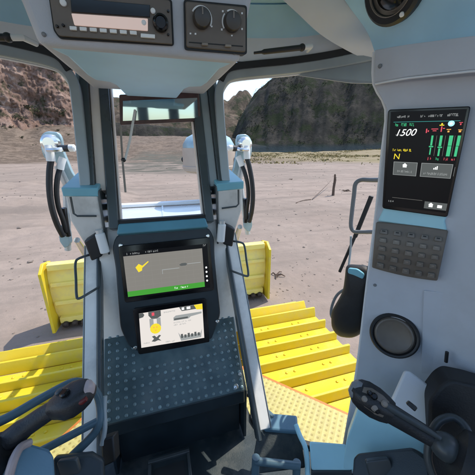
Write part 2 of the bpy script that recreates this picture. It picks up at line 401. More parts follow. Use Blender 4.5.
def elev(px, py):
    r_ = ray(px, py); return math.degrees(math.atan2(r_.z, math.hypot(r_.x, r_.y)))
def hd(px, py):
    r_ = ray(px, py); return math.degrees(math.atan2(r_.x, r_.y))
sil = [(200, 150), (224, 148), (232, 133), (239, 115), (247, 104), (254, 95), (260, 89), (268, 82), (277, 76), (290, 71), (305, 66), (330, 64), (370, 68), (420, 75), (520, 95), (700, 110)]
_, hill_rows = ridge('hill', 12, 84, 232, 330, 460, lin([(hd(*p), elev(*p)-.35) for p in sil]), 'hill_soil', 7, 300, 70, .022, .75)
fs_ = [(60, 100), (120, 101), (150, 104), (200, 95), (217, 93), (228, 98), (240, 101), (262, 112), (300, 140), (420, 144)]
ridge('mountain', -26, 50, 300, 520, 800, lin([(hd(*p), elev(*p)) for p in fs_]), 'far_rock', 26, 220, 50, .012, .8)
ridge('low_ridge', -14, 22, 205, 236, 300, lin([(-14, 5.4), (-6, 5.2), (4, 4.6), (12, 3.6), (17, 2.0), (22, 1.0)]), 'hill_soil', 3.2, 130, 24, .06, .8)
# river at the foot of the dark hill
m, nt, b = nodes('river_water'); MATS['river_water'] = m
b.inputs['Base Color'].default_value = (.02, .05, .06, 1); b.inputs['Roughness'].default_value = .12
bp = N(nt, 'ShaderNodeBump', Strength=.25, Distance=.1); L(nt, noisen(nt, nt.nodes.new('ShaderNodeNewGeometry').outputs['Position'], .6, 4), bp.inputs['Height']); L(nt, bp.outputs[0], b.inputs['Normal'])
a = [V((*pol(t, 168+5*nz(t*.15, 0)), .55)) for t in [15+i for i in range(60)]]
c_ = [V((*pol(t, 246), .55)) for t in [15+i for i in range(60)]]
MB().add(patch([a, c_]), 'river_water').build('river', kind='structure', raw=True, recalc=False)
# foliage -------------------------------------------------------
for nm, ca, cb in (('leaf_dark', (.014, .018, .011), (.036, .040, .023)), ('leaf_mid', (.04, .048, .025), (.095, .092, .05)), ('leaf_dry', (.18, .14, .057), (.30, .25, .105))):
    m, nt, b = nodes(nm); MATS[nm] = m
    pos = nt.nodes.new('ShaderNodeNewGeometry').outputs['Position']
    L(nt, ramp(nt, noisen(nt, pos, .5 if nm != 'leaf_dry' else 1.5, 6, .7), [(.3, ca), (.7, cb)]), b.inputs['Base Color']); b.inputs['Roughness'].default_value = .8; b.inputs['Specular IOR Level'].default_value = .15
rg = random.Random(3)
def leafclump(mb, c, rad, n, size, mat, squash=.8):
    vs, fs = [], []
    for _ in range(n):
        d = V((rg.gauss(0, 1), rg.gauss(0, 1), rg.gauss(0, 1))).normalized()*rad*(.35+.65*rg.random()**.5)
        p = V(c)+V((d.x, d.y, d.z*squash)); u = V((rg.gauss(0, 1), rg.gauss(0, 1), rg.gauss(0, 1))).normalized()
        w_ = u.cross(V((rg.gauss(0, 1), rg.gauss(0, 1), rg.gauss(0, 1)))).normalized(); s_ = size*(.6+.8*rg.random())
        k = len(vs); vs += [p-u*s_, p+w_*s_*.55, p+u*s_, p-w_*s_*.55]; fs.append([k, k+1, k+2, k+3])
    mb.add((vs, fs), mat)
mb = MB()
for i in range(2, len(hill_rows)-22):
    for j in range(0, 210):
        if rg.random() < .5:
            p = hill_rows[i][j]+V((rg.uniform(-1.5, 1.5), rg.uniform(-1.5, 1.5), 0))
            if p.z < 6.5: continue
            if nz(p.x*.035, p.y*.035, 11, 6)+.25*nz(p.x*.15, p.y*.15, 12) < .02: continue
            s_ = rg.uniform(.7, 2.2); leafclump(mb, p+V((0, 0, s_*.3)), s_, 22, .34, 'leaf_dark' if rg.random() < .7 else 'leaf_mid')
mb.build('woodland', kind='stuff', raw=True, recalc=False, smooth=False, label='dark scrub and trees covering the hill on the right', cat='woodland')
mb = MB()
for i in range(3600):
    th = rg.uniform(14.5, 52); r = rg.choice([rg.uniform(95, 165), rg.uniform(52, 165)]); x, y = pol(th, r)
    if nz(x*.04, y*.07, 4) < -.02: continue
    z = ground_h(x, y); s_ = rg.uniform(.15, .5)
    leafclump(mb, (x, y, z+s_*.2), s_*2.2, 9, s_*.5, 'leaf_dry' if rg.random() < .88 else 'leaf_mid', .4)
mb.build('grass', kind='stuff', raw=True, recalc=False, smooth=False, label='dry yellow grass along the far river bank', cat='grass')
for k, (px, py, d, s_) in enumerate([(8, 100, 146, 2.6), (20, 118, 138, 2.0), (33, 108, 141, 2.8), (47, 121, 136, 2.2), (60, 112, 140, 2.8), (67, 96, 146, 2.2), (26, 88, 150, 2.2), (52, 90, 149, 2.0), (13, 127, 133, 1.5), (40, 131, 130, 1.6), (5, 135, 118, .9), (22, 139, 112, .8), (58, 134, 120, 1.0), (70, 138, 114, .8), (34, 144, 104, .7)]):
    p = ray(px, py); p = p*(d/math.hypot(p.x, p.y))
    if k > 9: p.z = ground_h(p.x, p.y)-EYE+s_*.4
    mb = MB()
    for q in range(4):
        leafclump(mb, (p.x+rg.uniform(-1, 1)*s_*.9, p.y, p.z+EYE+rg.uniform(-.4, .3)*s_), s_*rg.uniform(.35, .7), 60, s_*.1, 'leaf_mid' if (k+q) % 3 else 'leaf_dark', .6)
    mb.build('shrub', raw=True, recalc=False, smooth=False, label='small dark green shrub clinging to the red brown cliff' if k < 10 else 'low shrub on the brown bank below the red brown cliff', cat='shrub', group='shrubs on the red brown cliff' if k < 10 else 'shrubs on the brown bank')

# things lying on the sand
g = PZ(333, 196, -EYE)
def on(px, py):
    p = PZ(px, py, -EYE); return V((p.x, p.y, ground_h(p.x, p.y)-EYE))
p = on(333, 196)
part('wooden_post', tube([p+V((0, 0, -.1)), p+V((-.02, 0, .5)), p+V((.03, .02, .95)), p+V((-.02, .02, 1.32))], [.09, .075, .08, .05], seg=8), 'wood', None, label='short dark weathered post standing alone in the sand', cat='post')
a = on(312, 200); c_ = on(330, 188)
part('branch', tube(smoothpath([a+V((0, 0, .05)), a.lerp(c_, .45)+V((0, 0, .22)), c_+V((0, 0, .5))], 4), [.022]*5+[.018]*2+[.012]*2, seg=6), 'wood', None, label='thin bent branch leaning beside the dark post', cat='branch')
a = on(311, 200); c_ = on(296, 203)
part('fallen_stick', tube(smoothpath([a+V((0, 0, .04)), a.lerp(c_, .5)+V((0, .05, .07)), c_+V((0, 0, .03))], 4), [.025]*4+[.02]*5, seg=6), 'wood', None, label='long dark stick lying flat on sand left of the post', cat='stick')
for px, py, dx, lb in ((292, 180, .4, 'short forked driftwood twig on far sand in front of grass'), (276, 277, .22, 'dark twisted twig on sand beside the right end of the blade'), (345, 192, .5, 'dark tuft of driftwood just right of the post')):
    p = on(px, py); mb = MB()
    for k in range(5):
        d = V((rg.uniform(-1, 1), rg.uniform(-.8, .8), rg.uniform(.02, .16)))*dx
        mb.add(tube([p+V((0, 0, .02)), p+d*.6+V((0, 0, .05)), p+d], [.03*dx/.3, .022*dx/.3, .01], seg=6), 'wood')
    mb.build('driftwood', label=lb, cat='driftwood')
def rock(px, py, s_, lb):
    p = on(px, py); bm = bmesh.new(); bmesh.ops.create_icosphere(bm, subdivisions=3, radius=1)
    vs = [V((v.co.x*s_, v.co.y*s_*.8, v.co.z*s_*.6))*(1+.35*nz(v.co.x*1.3+px, v.co.y*1.3, v.co.z*1.3))+p+V((0, 0, s_*.2)) for v in bm.verts]
    fs = [[v.index for v in f.verts] for f in bm.faces]; bm.free()
    part('stone', (vs, fs), 'stone', None, label=lb, cat='stone', angle=40)
mb = MB()
bm = bmesh.new(); bmesh.ops.create_icosphere(bm, subdivisions=1, radius=1); iv = [v.co.copy() for v in bm.verts]; if_ = [[v.index for v in f.verts] for f in bm.faces]; bm.free()
for i in range(2000):
    th = rg.uniform(-30, 52); r = 4.6*math.exp(rg.random()*3.0); x, y = pol(th, r)
    if nz(x*.22, y*.22, 41) < -.05 and rg.random() < .85: continue
    s_ = rg.choice([.012, .016, .02, .03])*(1+.04*r)*rg.uniform(.6, 1.3); z = ground_h(x, y)
    if r < 7 and s_ > .03: s_ *= .6
    q = Matrix.Rotation(rg.uniform(0, 6.3), 3, 'Z')
    mb.add(([q @ V((v.x*s_*rg.uniform(.8, 1.2), v.y*s_*.8, v.z*s_*.55))+V((x, y, z+s_*.15)) for v in iv], if_), 'stone')
mb.build('gravel', kind='stuff', raw=True, recalc=False, label='small stones and clods scattered over the sand', cat='gravel')
rock(279, 226, .05, 'small brown stone alone on the sand left of the wiper rod')
rock(304, 247, .04, 'small brown stone on the sand above the right track')
rock(20, 232, .07, 'small brown stone on the sand at far left of the picture')
rock(30, 262, .06, 'brown stone on the sand left of the blade corner')

# ================================================================ THE MACHINE OUTSIDE
BY = 4.4
bl = empty('dozer_blade', (0, BY, -2.88), 'wide yellow dozer blade seen from behind ahead of the tracks', 'bulldozer blade')
prof = [(.16, -2.9), (.02, -2.55), (0, -2.2), (.02, -1.95), (.1, -1.72)]
vs = []; fs = []
sheet = [[V((x, BY+dy+.0*x, z)) for dy, z in prof] for x in (-1.84, 1.84)]
back = [[V((x, BY+dy+.05, z)) for dy, z in prof] for x in (-1.84, 1.84)]
mbm = MB(); k = len(prof)
vs = sheet[0]+sheet[1]+back[0]+back[1]
for i in range(k-1):
    fs += [[i, i+1, k+i+1, k+i], [2*k+i, 3*k+i, 3*k+i+1, 2*k+i+1], [i, 2*k+i, 2*k+i+1, i+1], [k+i, k+i+1, 3*k+i+1, 3*k+i]]
fs += [[0, k, 3*k, 2*k], [k-1, 3*k-1, 4*k-1, 2*k-1]]
mbm.add((vs, fs), 'yellow_pale').build('mouldboard', bl, bevel=.006)
for z, d in ((-2.72, .10), (-2.38, .05), (-2.05, .05), (-1.76, .13)):
    part('stiffener', box((0, BY-.02+(.06 if z > -1.9 or z < -2.6 else 0), z), (3.6, d, .06 if d < .08 else .1)), 'yellow_pale', bl, bevel=.008)
for s_ in (-1, 1):
    o = part('end_plate', prism([V((s_*1.84, BY-.16, -2.84)), V((s_*1.84, BY-.14, -1.8)), V((s_*1.84, BY+.02, -1.69)), V((s_*1.84, BY+.28, -1.75)), V((s_*1.84, BY+.34, -2.88))], .045, V((s_, 0, 0)), .045), 'yellow', bl, bevel=.006)
mb = MB(); mb.add(box((0, BY+.15, -2.84), (3.66, .06, .12)), 'cutting_steel'); mb.build('cutting_edge', bl, bevel=.005)
for i in range(26):
    x = -1.72+i*3.44/25
    if .9 > abs(x): continue
    part('edge_bolt', lathe((x, BY-.0, -2.79), (0, -1, 0), [(.05, -.02), (.055, .03), (.045, .055), (.015, .065)], 10), 'cutting_steel', bl)

TZ = -1.7
def shoe_profile():
    return [(-.095, -.03), (.082, -.03), (.082, 0.), (.03, .0), (-.03, .010), (-.055, .024), (-.066, .074), (-.086, .074), (-.095, .01)]
def track(s_, lb, ylift):
    x0, x1 = .60*s_, 1.45*s_
    t = empty('crawler_track', ((x0+x1)/2, .8, -2.9), lb, 'crawler track', 'crawler tracks of the bulldozer')
    xm = (x0+x1)/2; wx = abs(x1-x0)
    me = None; r_ = .52; yc = 2.06; zc = TZ-r_
    pitch = .182; places = []
    i = 0
    n = int((yc+1.2)/pitch)
    for k in range(n): places.append((yc-pitch*.5-k*pitch, TZ-.012, 0))
    for k in range(9):
        a = (k+.5)*pitch/r_; places.append((yc+r_*sin(a), zc+r_*cos(a), -a))
    proto = None
    for (y, z, a) in places:
        if proto is None:
            mb = MB(); p = shoe_profile(); k = len(p)
            vs = [V((-wx/2, q[0], q[1])) for q in p]+[V((wx/2, q[0], q[1])) for q in p]
            fs = [list(range(k))[::-1], list(range(k, 2*k))]+[[j, (j+1) % k, k+(j+1) % k, k+j] for j in range(k)]
            mb.add((vs, fs), 'yellow')
            for bx in (-.2, -.13, .13, .2): mb.add(lathe((bx, .035, 0), (0, 0, 1), [(.012, -.005), (.012, .006), (.008, .008)], 8), 'yellow')
            o = mb.build('track_shoe', None, bevel=.005, raw=True); proto = o
        else:
            o = proto.copy(); COL.objects.link(o)
        o.parent = t; o.location = V((xm, y, z))+V((0, 0, EYE))-t.location; o.rotation_euler = (a, 0, 0)
        o.location.z += rg.uniform(-.004, .004)
    mb = MB()
    mb.add(box((xm, .7, TZ-.45), (.42, 3.1, .5)), 'orange'); mb.build('track_frame', t, bevel=.02)
    mb = MB(); mb.add(lathe((xm-.2, yc, zc), (1, 0, 0), [(.1, 0), (.44, 0), (.46, .03), (.46, .37), (.44, .4), (.1, .4)], 40), 'orange'); mb.build('idler_wheel', t)
    return t
track(1, 'yellow grousered crawler track on the right of the cab, beside the perforated deck', 0)
track(-1, 'yellow grousered crawler track on the left of the cab, behind the left joystick', 0)

DZ = -1.3
m, nt, b = nodes('perforated'); MATS['perforated'] = m
geo = nt.nodes.new('ShaderNodeNewGeometry').outputs['Position']
mp = nt.nodes.new('ShaderNodeMapping'); mp.inputs['Rotation'].default_value = (0, 0, R(45)); mp.inputs['Scale'].default_value = (36, 36, 0); L(nt, geo, mp.inputs['Vector'])
fr = nt.nodes.new('ShaderNodeVectorMath'); fr.operation = 'FRACTION'; L(nt, mp.outputs[0], fr.inputs[0])
ds = nt.nodes.new('ShaderNodeVectorMath'); ds.operation = 'DISTANCE'; ds.inputs[1].default_value = (.5, .5, 0); L(nt, fr.outputs[0], ds.inputs[0])
c = mix(nt, ramp(nt, noisen(nt, geo, 9, 8, .7), [(.4, (0, 0, 0)), (.75, (.7,)*3)]), (.52, .45, .14), (.42, .36, .15))
c = mix(nt, ramp(nt, ds.outputs['Value'], [(.19, (.8,)*3), (.26, (0, 0, 0))]), c, (.30, .23, .06))
L(nt, c, b.inputs['Base Color']); b.inputs['Roughness'].default_value = .55
bp = N(nt, 'ShaderNodeBump', Strength=.8, Distance=.004); L(nt, ds.outputs['Value'], bp.inputs['Height']); L(nt, bp.outputs[0], b.inputs['Normal'])
for s_, lb in ((1, 'pale yellow perforated step deck right of the footwell'), (-1, 'pale yellow perforated step deck under the left joystick')):
    d = empty('step_deck', (s_*.6, .8, DZ-.1), lb, 'step deck', 'perforated step decks')
    P_ = [(.30, 1.30), (.46, 1.18), (.50, 1.135), (.86, .76), (.98, .62), (.98, -.3), (.30, -.3)]
    part('deck_plate', prism([V((s_*x, y, DZ)) for x, y in P_], .012, V((0, 0, 1))), 'perforated', d)
    mb = MB()
    mb.add(tube([V((s_*x, y, DZ-.03)) for x, y in P_[:5]], 0, prof=rect(.012, .07), up=(0, 0, 1)), 'orange')
    mb.build('deck_edge', d)
    part('support', prism([V((s_*.42, 1.28, DZ-.02)), V((s_*.42, 1.28, DZ-.55)), V((s_*.42, .2, DZ-.55)), V((s_*.42, .2, DZ-.02))], .03, V((s_, 0, 0)), .0), 'orange', d)

# engine hood
hd_ = empty('engine_hood', (0, 2.0, -1.2), 'silver engine hood seen through the narrow front window', 'engine hood')
mb = MB()
HP = [(1.42, -.475), (1.9, -.485), (2.3, -.49), (2.48, -.495), (2.53, -.53), (2.54, -.9), (1.42, -.9)]
k = len(HP); vs = [V((-.40, y, z)) for y, z in HP]+[V((.40, y, z)) for y, z in HP]
mb.add((vs, [list(range(k)), list(range(2*k-1, k-1, -1))]+[[j, k+j, k+(j+1) % k, (j+1) % k] for j in range(k)]), 'hood'); mb.build('hood_cover', hd_, bevel=.03, seg=4)
part('front_edge', box((0, 2.46, -.475), (.72, .07, .03)), 'white_paint', hd_, bevel=.008)
part('seam', box((.0, 1.95, -.4835), (.012, .9, .006)), 'silver', hd_)
# exhaust
ex = empty('exhaust_housing', (.44, 2.45, -.95), 'beige round exhaust housing with teal dome behind the right pillar', 'exhaust housing')
part('drum', lathe((.44, 2.45, -.205), (0, 0, 1), [(.08, -.02), (.2, 0), (.232, .02), (.232, .03), (.238, .035), (.238, .055), (.232, .06), (.232, .205)], 40), 'exhaust', ex)
part('dome', lathe((.44, 2.45, 0.0), (0, 0, 1), [(.228, -.0), (.225, .03), (.19, .085), (.12, .12), (.03, .135)], 40), 'bracket_blue', ex)
part('stack_pipe', tube([V((.44, 2.45, -.9)), V((.44, 2.45, -.2))], .07, seg=20), 'cutting_steel', ex)
for a in (-28, 62, -118):
    p = V((.44+.235*sin(R(a)), 2.45-.235*cos(R(a)), -.1)); part('bolt', lathe(p, (sin(R(a)), -cos(R(a)), 0), [(.022, -.01), (.022, .02), (.014, .026)], 10), 'black_plastic', ex)

# lift cylinder hose brackets
def hoses(s_, lb):
    Y = 1.9
    def q(px, py, dY=0.):
        p = PY(px, py, Y+dY); return V((s_*abs(p.x), p.y, p.z)) if True else p
    t = empty('hose_bracket', q(62, 240), lb, 'hose bracket', 'hydraulic hose brackets ahead of the cab')
    out = rnd([(40, 136), (46, 131), (58, 132), (62, 139), (63, 150), (72, 172), (80, 184), (66, 186), (60, 170), (53, 158), (45, 160), (41, 150)], 4)
    part('bracket_plate', prism([q(*p) for p in out], .035, V((0, -1, 0))), 'bracket_blue', t, bevel=.006)
    out2 = rnd([(43, 138), (47, 134.5), (56, 135), (58.5, 141), (59, 150), (48, 156), (45, 150)], 3)
    part('cylinder_yoke', prism([q(*p, -.0) for p in out2], .06, V((0, -1, 0)), .045), 'silver', t, bevel=.012)
    part('pivot_pin', lathe(q(50.5, 143, -.05), (0, -1, 0), [(.045, -.03), (.045, .02), (.03, .032)], 20), 'chrome', t)
    part('elbow_fitting', tube_px([(49, 146, -.07), (50, 154, -.08), (51, 161, -.08)], q, .023, seg=14), 'white_paint', t)
    part('elbow_fitting', tube_px([(63, 158, -.05), (61, 164, -.06), (60, 169, -.06)], q, .021, seg=14), 'white_paint', t)
    h = tube_px([(51, 160, -.08), (49.5, 172, -.09), (49.5, 190, -.10), (52, 208, -.10), (57, 224, -.08), (63, 236, -.05)], q, .0165, seg=14); part('hose', h, 'rubber', t)
    h = tube_px([(60, 168, -.06), (57.5, 178, -.08), (56.5, 192, -.08), (58.5, 207, -.07), (63, 220, -.05), (66, 232, -.03)], q, .0145, seg=14); part('hose', h, 'rubber', t)
    part('clamp_knob', tube_px([(61, 148, -.06), (66, 148.5, -.09), (70, 148, -.1)], q, .019, seg=12), 'black_plastic', t)
    part('knob_cap', lathe(q(70.5, 148, -.1), (s_*-1, -.2, 0), [(.020, -.005), (.020, .02), (.012, .028)], 14), 'white_paint', t)
    part('clamp_bar', tube_px([(47, 150, -.1), (56, 150, -.11), (63, 149, -.09)], q, .012, seg=8), 'chrome', t)
    part('damper_rod', tube_px([(64, 208, -.04), (66, 222, -.03), (68.5, 236, -.02)], q, .015, seg=10), 'black_gloss', t)
    out = rnd([(60, 226), (66, 222), (70, 234), (71, 244), (66, 247), (61, 240)], 2)
    part('lower_lug', prism([q(*p) for p in out], .07, V((0, -1, 0)), .03), 'bracket_blue', t, bevel=.012)
    part('support_arm', tube([V((s_*.585, 1.93, -.10)), V((s_*.50, 1.93, -.45)), V((s_*.38, 1.93, -.62))], .035, seg=12), 'silver', t)
    part('lift_rod', tube([V((s_*.585, 1.96, -.60)), V((s_*.66, 2.5, -1.0)), V((s_*.85, 4.38, -2.2))], [.02, .035, .035], seg=14), 'chrome', t)
    part('cylinder_rod', tube([q(66, 186, .03), q(67, 210, .03), q(68, 250, .04)], .02, seg=14), 'silver', t)
hoses(-1, 'silver bracket with two black hydraulic hoses left of the cab pillars')
hoses(1, 'silver bracket with two black hydraulic hoses right of the cab pillars')

# cowl boxes at the foot of the pillars
def cowl(s_, lb):
    t = empty('cowl_box', (s_*.26, 1.05, -.42), lb, 'cowl box', 'cowl boxes at the foot of the front pillars')
    x0, x1, ya, yb = .205*s_, .305*s_, .985, 1.17
    def P(x, y, z): return V((x, y, z))
    z0, z1 = -.135, -.335
    mb = MB()
    A = [P(x0, ya, z0), P(x1, ya+.01, z0+.004), P(x1, ya+.01, -.235), P(x1*.88, ya, z1), P(x0, ya, z1+.02)]
    B = [P(x0, yb, z0+.012), P(x1, yb, z0+.012), P(x1, yb, -.235), P(x1*.88, yb, z1), P(x0, yb, z1+.02)]
    mb.add((A+B, [[0, 1, 2, 3, 4], [9, 8, 7, 6, 5]]+[[j, 5+j, 5+(j+1) % 5, (j+1) % 5] for j in range(5)]), 'box_grey'); mb.build('housing', t, bevel=.006)
    lid = [P(x0-.004*s_, ya-.006, z0+.003), P(x1+.006*s_, ya+.004, z0+.007), P(x1+.0*s_, yb+.02, z0+.040), P(x0-.004*s_, yb+.02, z0+.040)]
    part('lid', prism(lid, .030, V((0, -.13, 1)).normalized(), .006), 'sky_teal', t, bevel=.004)
    xs = x0-.003*s_
    part('side_plate', prism([P(xs, ya-.004, z0), P(xs, yb, z0+.01), P(xs, yb, z1-.06), P(xs, ya-.004, z1-.03)], .006, V((-s_, 0, 0)), .004), 'pillar_dark', t, bevel=.002)
    for z in (-.165, -.205, -.25):
        part('stud', lathe(P(xs-.003*s_, ya+.075, z), (-s_, -.5, 0), [(.014, -.006), (.014, .014), (.009, .02)], 12), 'chrome', t)
    part('guard_rod', tube([P(x1*.93, ya-.012, -.15), P(x1*.93, ya-.014, -.205), P(x1*.90, ya-.014, -.214), P(x0+.012*s_, ya-.014, -.218)], .0035, seg=8), 'pillar_dark', t)
    lamp = [P(x0+.062*s_, ya-.01, -.30), P(x0+.02*s_, ya-.01, -.275), P(x0+.012*s_, ya-.01, -.36), P(x0+.05*s_, ya-.01, -.375)]
    part('lamp_housing', prism(lamp, .08, V((0, -1, 0)), .02), 'black_plastic', t, bevel=.006)
    part('canister', tube([P(x0+.008*s_, ya-.03, -.275), P(x0+.0*s_, ya-.035, -.345)], .0155, seg=18), 'white_paint', t, bevel=.003)
    part('canister_cap', tube([P(x0+.0085*s_, ya-.03, -.262), P(x0+.0075*s_, ya-.03, -.277)], .012, seg=18), 'silver', t)
cowl(-1, 'teal topped grey cowl box at the foot of the left pillar')
cowl(1, 'teal topped grey cowl box at the foot of the right pillar')

# ================================================================ THE CAB SHELL
cab = empty('bulldozer_cab', (0, .3, -1.25), 'blue grey bulldozer cab shell with roof, pillars and narrow front window', 'bulldozer cab')
def WY(z): return 1.087+.469*z                      # the front glass leans forward at its top
def wp(x, z, d=0.): return V((x, WY(z)+d, z))
for s_ in (-1, 1):
    mb = MB()
    def bar(xa, xb, dy, th, zt, zb, mat, xat=None, xbt=None):
        xat = xa if xat is None else xat; xbt = xb if xbt is None else xbt
        f = [wp(s_*xat, zt, dy), wp(s_*xbt, zt, dy), wp(s_*xb, zb, dy), wp(s_*xa, zb, dy)]
        mb.add(prism(f, th, V((0, -1, .4)).normalized()), mat)
    bar(.150, .183, -.012, .075, .44, -.262, 'pillar_dark')
    bar(.183, .216, .0, .05, .44, -.14, 'steel_trim' if s_ < 0 else 'pillar_mid')
    bar(.216, .243, -.018, .08, .44, -.14, 'pillar_dark')
    bar(.2435, .258, -.004, .07, .44, -.14, 'pillar_edge')
    bar(.1415, .149, .004, .03, .44, -.26, 'steel_trim')
    mb.build('front_pillar', cab, bevel=.004)
# windscreen frame foot and sill
mb = MB()
mb.add(prism([wp(-.15, -.245, -.02), wp(.15, -.245, -.02), wp(.158, -.277, -.022), wp(-.158, -.277, -.022)], .05), 'teal_frame')
mb.build('window_sill', cab, bevel=.005)
part('window_gasket', tube([wp(-.145, -.241, -.01), wp(.145, -.241, -.01)], 0, prof=rect(.02, .012), up=(0, 1, 0)), 'gasket', cab)
part('windscreen', prism([wp(-.1505, -.25, .03), wp(.1505, -.25, .03), wp(.1505, .43, .03), wp(-.1505, .43, .03)], .004), 'glass', cab)
# sloping foot panels either side of the console
SP = slope(1.0, -.38, .667, -.79)
def sp(x, t): return V((x, 1.0+(.667-1.0)*t, -.38+(-.79+.38)*t))
SN = V((0, -.41, .333)).normalized()
for s_ in (-1, 1):
    def strip(xa, xb, t0, t1, th, lift): return prism([sp(s_*xa, t0), sp(s_*xb, t0), sp(s_*xb, t1), sp(s_*xa, t1)], th, SN, lift)
    part('outer_strip', strip(.246, .285, -.10, 1.25, .03, 0), 'strip', cab, bevel=.003)
    part('foot_post', strip(.231, .246, -.12, 1.3, .04, .012), 'pillar_dark', cab, bevel=.005)
    part('inner_panel', prism([V((s_*.12, .95+(z+.347)*.22+.04, z)) if k else V((s_*(.222-(z+.27)*.12), .95+(z+.347)*.22+.04, z)) for z, k in ((-.27, 1), (-.27, 0), (-.74, 0), (-.74, 1))], .01, V((0, -1, .22)).normalized()), 'strip', cab, bevel=.002)
    part('edge_seal', strip(.2855, .2885, -.10, 1.25, .03, .002), 'pillar_mid', cab, bevel=.001)
# left and right window heads: frame curving from the roof into the pillar
for s_ in (-1, 1):
    def hp(x, y, z): return V((s_*x, y, z))
    path = [hp(.245, 1.035, -.13), hp(.247, 1.085, 0), hp(.250, 1.135, .12), hp(.253, 1.16, .185), hp(.262, 1.172, .222), hp(.283, 1.172, .255), hp(.32, 1.165, .272), hp(.40, 1.15, .283), hp(.52, 1.11, .292), hp(.62, 1.04, .296), hp(.70, .95, .298), hp(.78, .82, .30), hp(.86, .6, .30), hp(.90, .2, .30), hp(.90, -.9, .30)]
    part('window_frame', tube(smoothpath(path, 5), 0, prof=rect(.034, .05), up=(s_*-1, 0, 0) ), 'pillar_mid', cab, bevel=.004)
    pth = [p+V((0, -.02, .028)) for p in path[4:]]
    part('gasket', tube(smoothpath(pth, 5), 0, prof=rect(.022, .03), up=(0, 0, 1)), 'gasket', cab)
    path2 = [p+V((s_*.019, 0, 0)) if i < 4 else (p+V((s_*.012, 0, -.014)) if i < 6 else p+V((0, 0, -.0185))) for i, p in enumerate(path)]
    part('frame_edge', tube(smoothpath(path2, 5), .0035, seg=8), 'trim_pale', cab)
    # header trim above the gasket and the liner that rises from it to the roof
    fine = [p for p in smoothpath(path, 5) if p.z > .25 and (abs(p.x) < .76 or s_ < 0)]
    lo = [V((p.x, p.y-.03, max(p.z, .285)+.030)) for p in fine]; hi = [V((p.x, p.y-.038, .392 if s_ > 0 else .357)) for p in fine]
    part('header_trim', shell([lo, hi], .02), 'trim_pale', cab)
    fine = [p for p in fine if abs(p.x) < .70 or s_ < 0]
    part('head_lining', shell([[V((p.x, p.y-.036, .388 if s_ > 0 else .353)) for p in fine], [V((p.x*.985, p.y-.06, .415)) for p in fine], [V((p.x*.96, p.y-.10, .465)) for p in fine]], .012), 'liner', cab, angle=50)
    gl = [[V((s_*.262, 1.05, -.10)), V((s_*.258, 1.15, .22))], [V((s_*.52, 1.0, -1.15)), V((s_*.52, 1.11, .28))], [V((s_*.80, .78, -1.15)), V((s_*.80, .80, .28))]]
    part('side_window', patch([gl[0], gl[1], gl[2]]), 'glass', cab)
# tinted head band at the top of the right window
part('head_band', prism([V((.56, 1.085, .283)), V((.74, .905, .283)), V((.80, .80, .283)), V((.80, .80, .20)), V((.70, .94, .225)), V((.56, 1.085, .272))], .006), 'pillar_mid', cab)
# roof, rear wall and door posts behind the driver
part('added_roof_pane', box((0, -.57, .50), (1.70, .84, .012)), 'glass', cab)  # clear roof section made up to let more sky light into the cab
mb = MB(); mb.add(box((0, .58, .50), (1.90, 1.46, .06)), 'liner'); mb.add(box((0, -1.0, .50), (1.90, .08, .06)), 'liner'); mb.add(box((-.90, -.555, .50), (.10, .81, .06)), 'liner'); mb.add(box((.90, -.555, .50), (.10, .81, .06)), 'liner'); mb.build('roof', cab, bevel=.02)
part('roof_front', box((0, 1.17, .44), (1.3, .1, .14)), 'liner', cab, bevel=.03)
mb = MB()
mb.add(box((0, -1.0, -.95), (1.9, .06, .6)), 'panel'); mb.add(box((0, -1.0, .41), (1.9, .06, .12)), 'panel')
for x in (-.92, -.42, -.1, .22, .5, .92): mb.add(box((x, -1.0, -.15), (.11, .06, 1.02)), 'pillar_dark')
mb.build('rear_wall', cab, bevel=.01)
for s_ in (-1, 1):
    part('door_post', box((s_*.93, -.35, -.4), (.06, .12, 1.7)), 'pillar_dark', cab, bevel=.01)
    part('door', box((s_*.93, -.05, -1.10), (.05, 1.5, .3)), 'panel', cab, bevel=.01)

# floor
fl = [(-.50, -1.0), (-.50, .30), (-.44, .62), (-.30, .84), (-.30, .95), (.29, .95), (.30, .80), (.33, .74), (.40, .69), (.47, .64), (.56, .58), (.66, .47), (.9, .4), (.9, -1.0)]
FZ = -1.14
part('floor_plate', prism([V((x, y, FZ)) for x, y in fl], .03, V((0, 0, 1))), 'floor', cab, bevel=.004)
part('floor_edge_seal', tube(smoothpath([V((x, y, FZ+.008)) for x, y in fl[1:-1]], 3), 0, prof=rect(.022, .022), up=(0, 0, 1)), 'gasket', cab, bevel=.004)

# ================================================================ OVERHEAD CONSOLE
oc = empty('overhead_console', (0, .7, .16), 'blue grey overhead console above the front window holding radio and heater dials', 'overhead console')
def OY(z): return .60-.10*(z-.165)
face = [V((-.178, .60, .165)), V((.178, .60, .165)), V((.188, OY(.22), .22)), V((.222, OY(.36), .36)), V((-.222, OY(.36), .36)), V((-.188, OY(.22), .22))]
mb = MB()
vs = face+[V((-.19, 1.1, .19)), V((.19, 1.1, .19)), V((.20, 1.1, .25)), V((.24, 1.1, .46)), V((-.24, 1.1, .46)), V((-.20, 1.1, .25))]
mb.add((vs, [[0, 1, 2, 3, 4, 5], [11, 10, 9, 8, 7, 6]]+[[j, 6+j, 6+(j+1) % 6, (j+1) % 6] for j in range(6)]), 'panel')
mb.build('console_body', oc, bevel=.012, seg=3)
for x, z in ((-.165, .18), (.166, .18), (.098, .18), (.098, .25)): part('screw', lathe(V((x, OY(z)-.001, z)), V((0, -1, -.1)), [(.0035, -.004), (.0035, .001), (.002, .0022)], 12), 'lead_grey', oc)
und = [(-.172, .606), (.172, .606), (.152, .66), (.148, .80), (.140, .85), (.108, .865), (.096, .90), (.085, 1.06), (-.085, 1.06), (-.096, .90), (-.108, .865), (-.140, .85), (-.148, .80), (-.152, .66)]
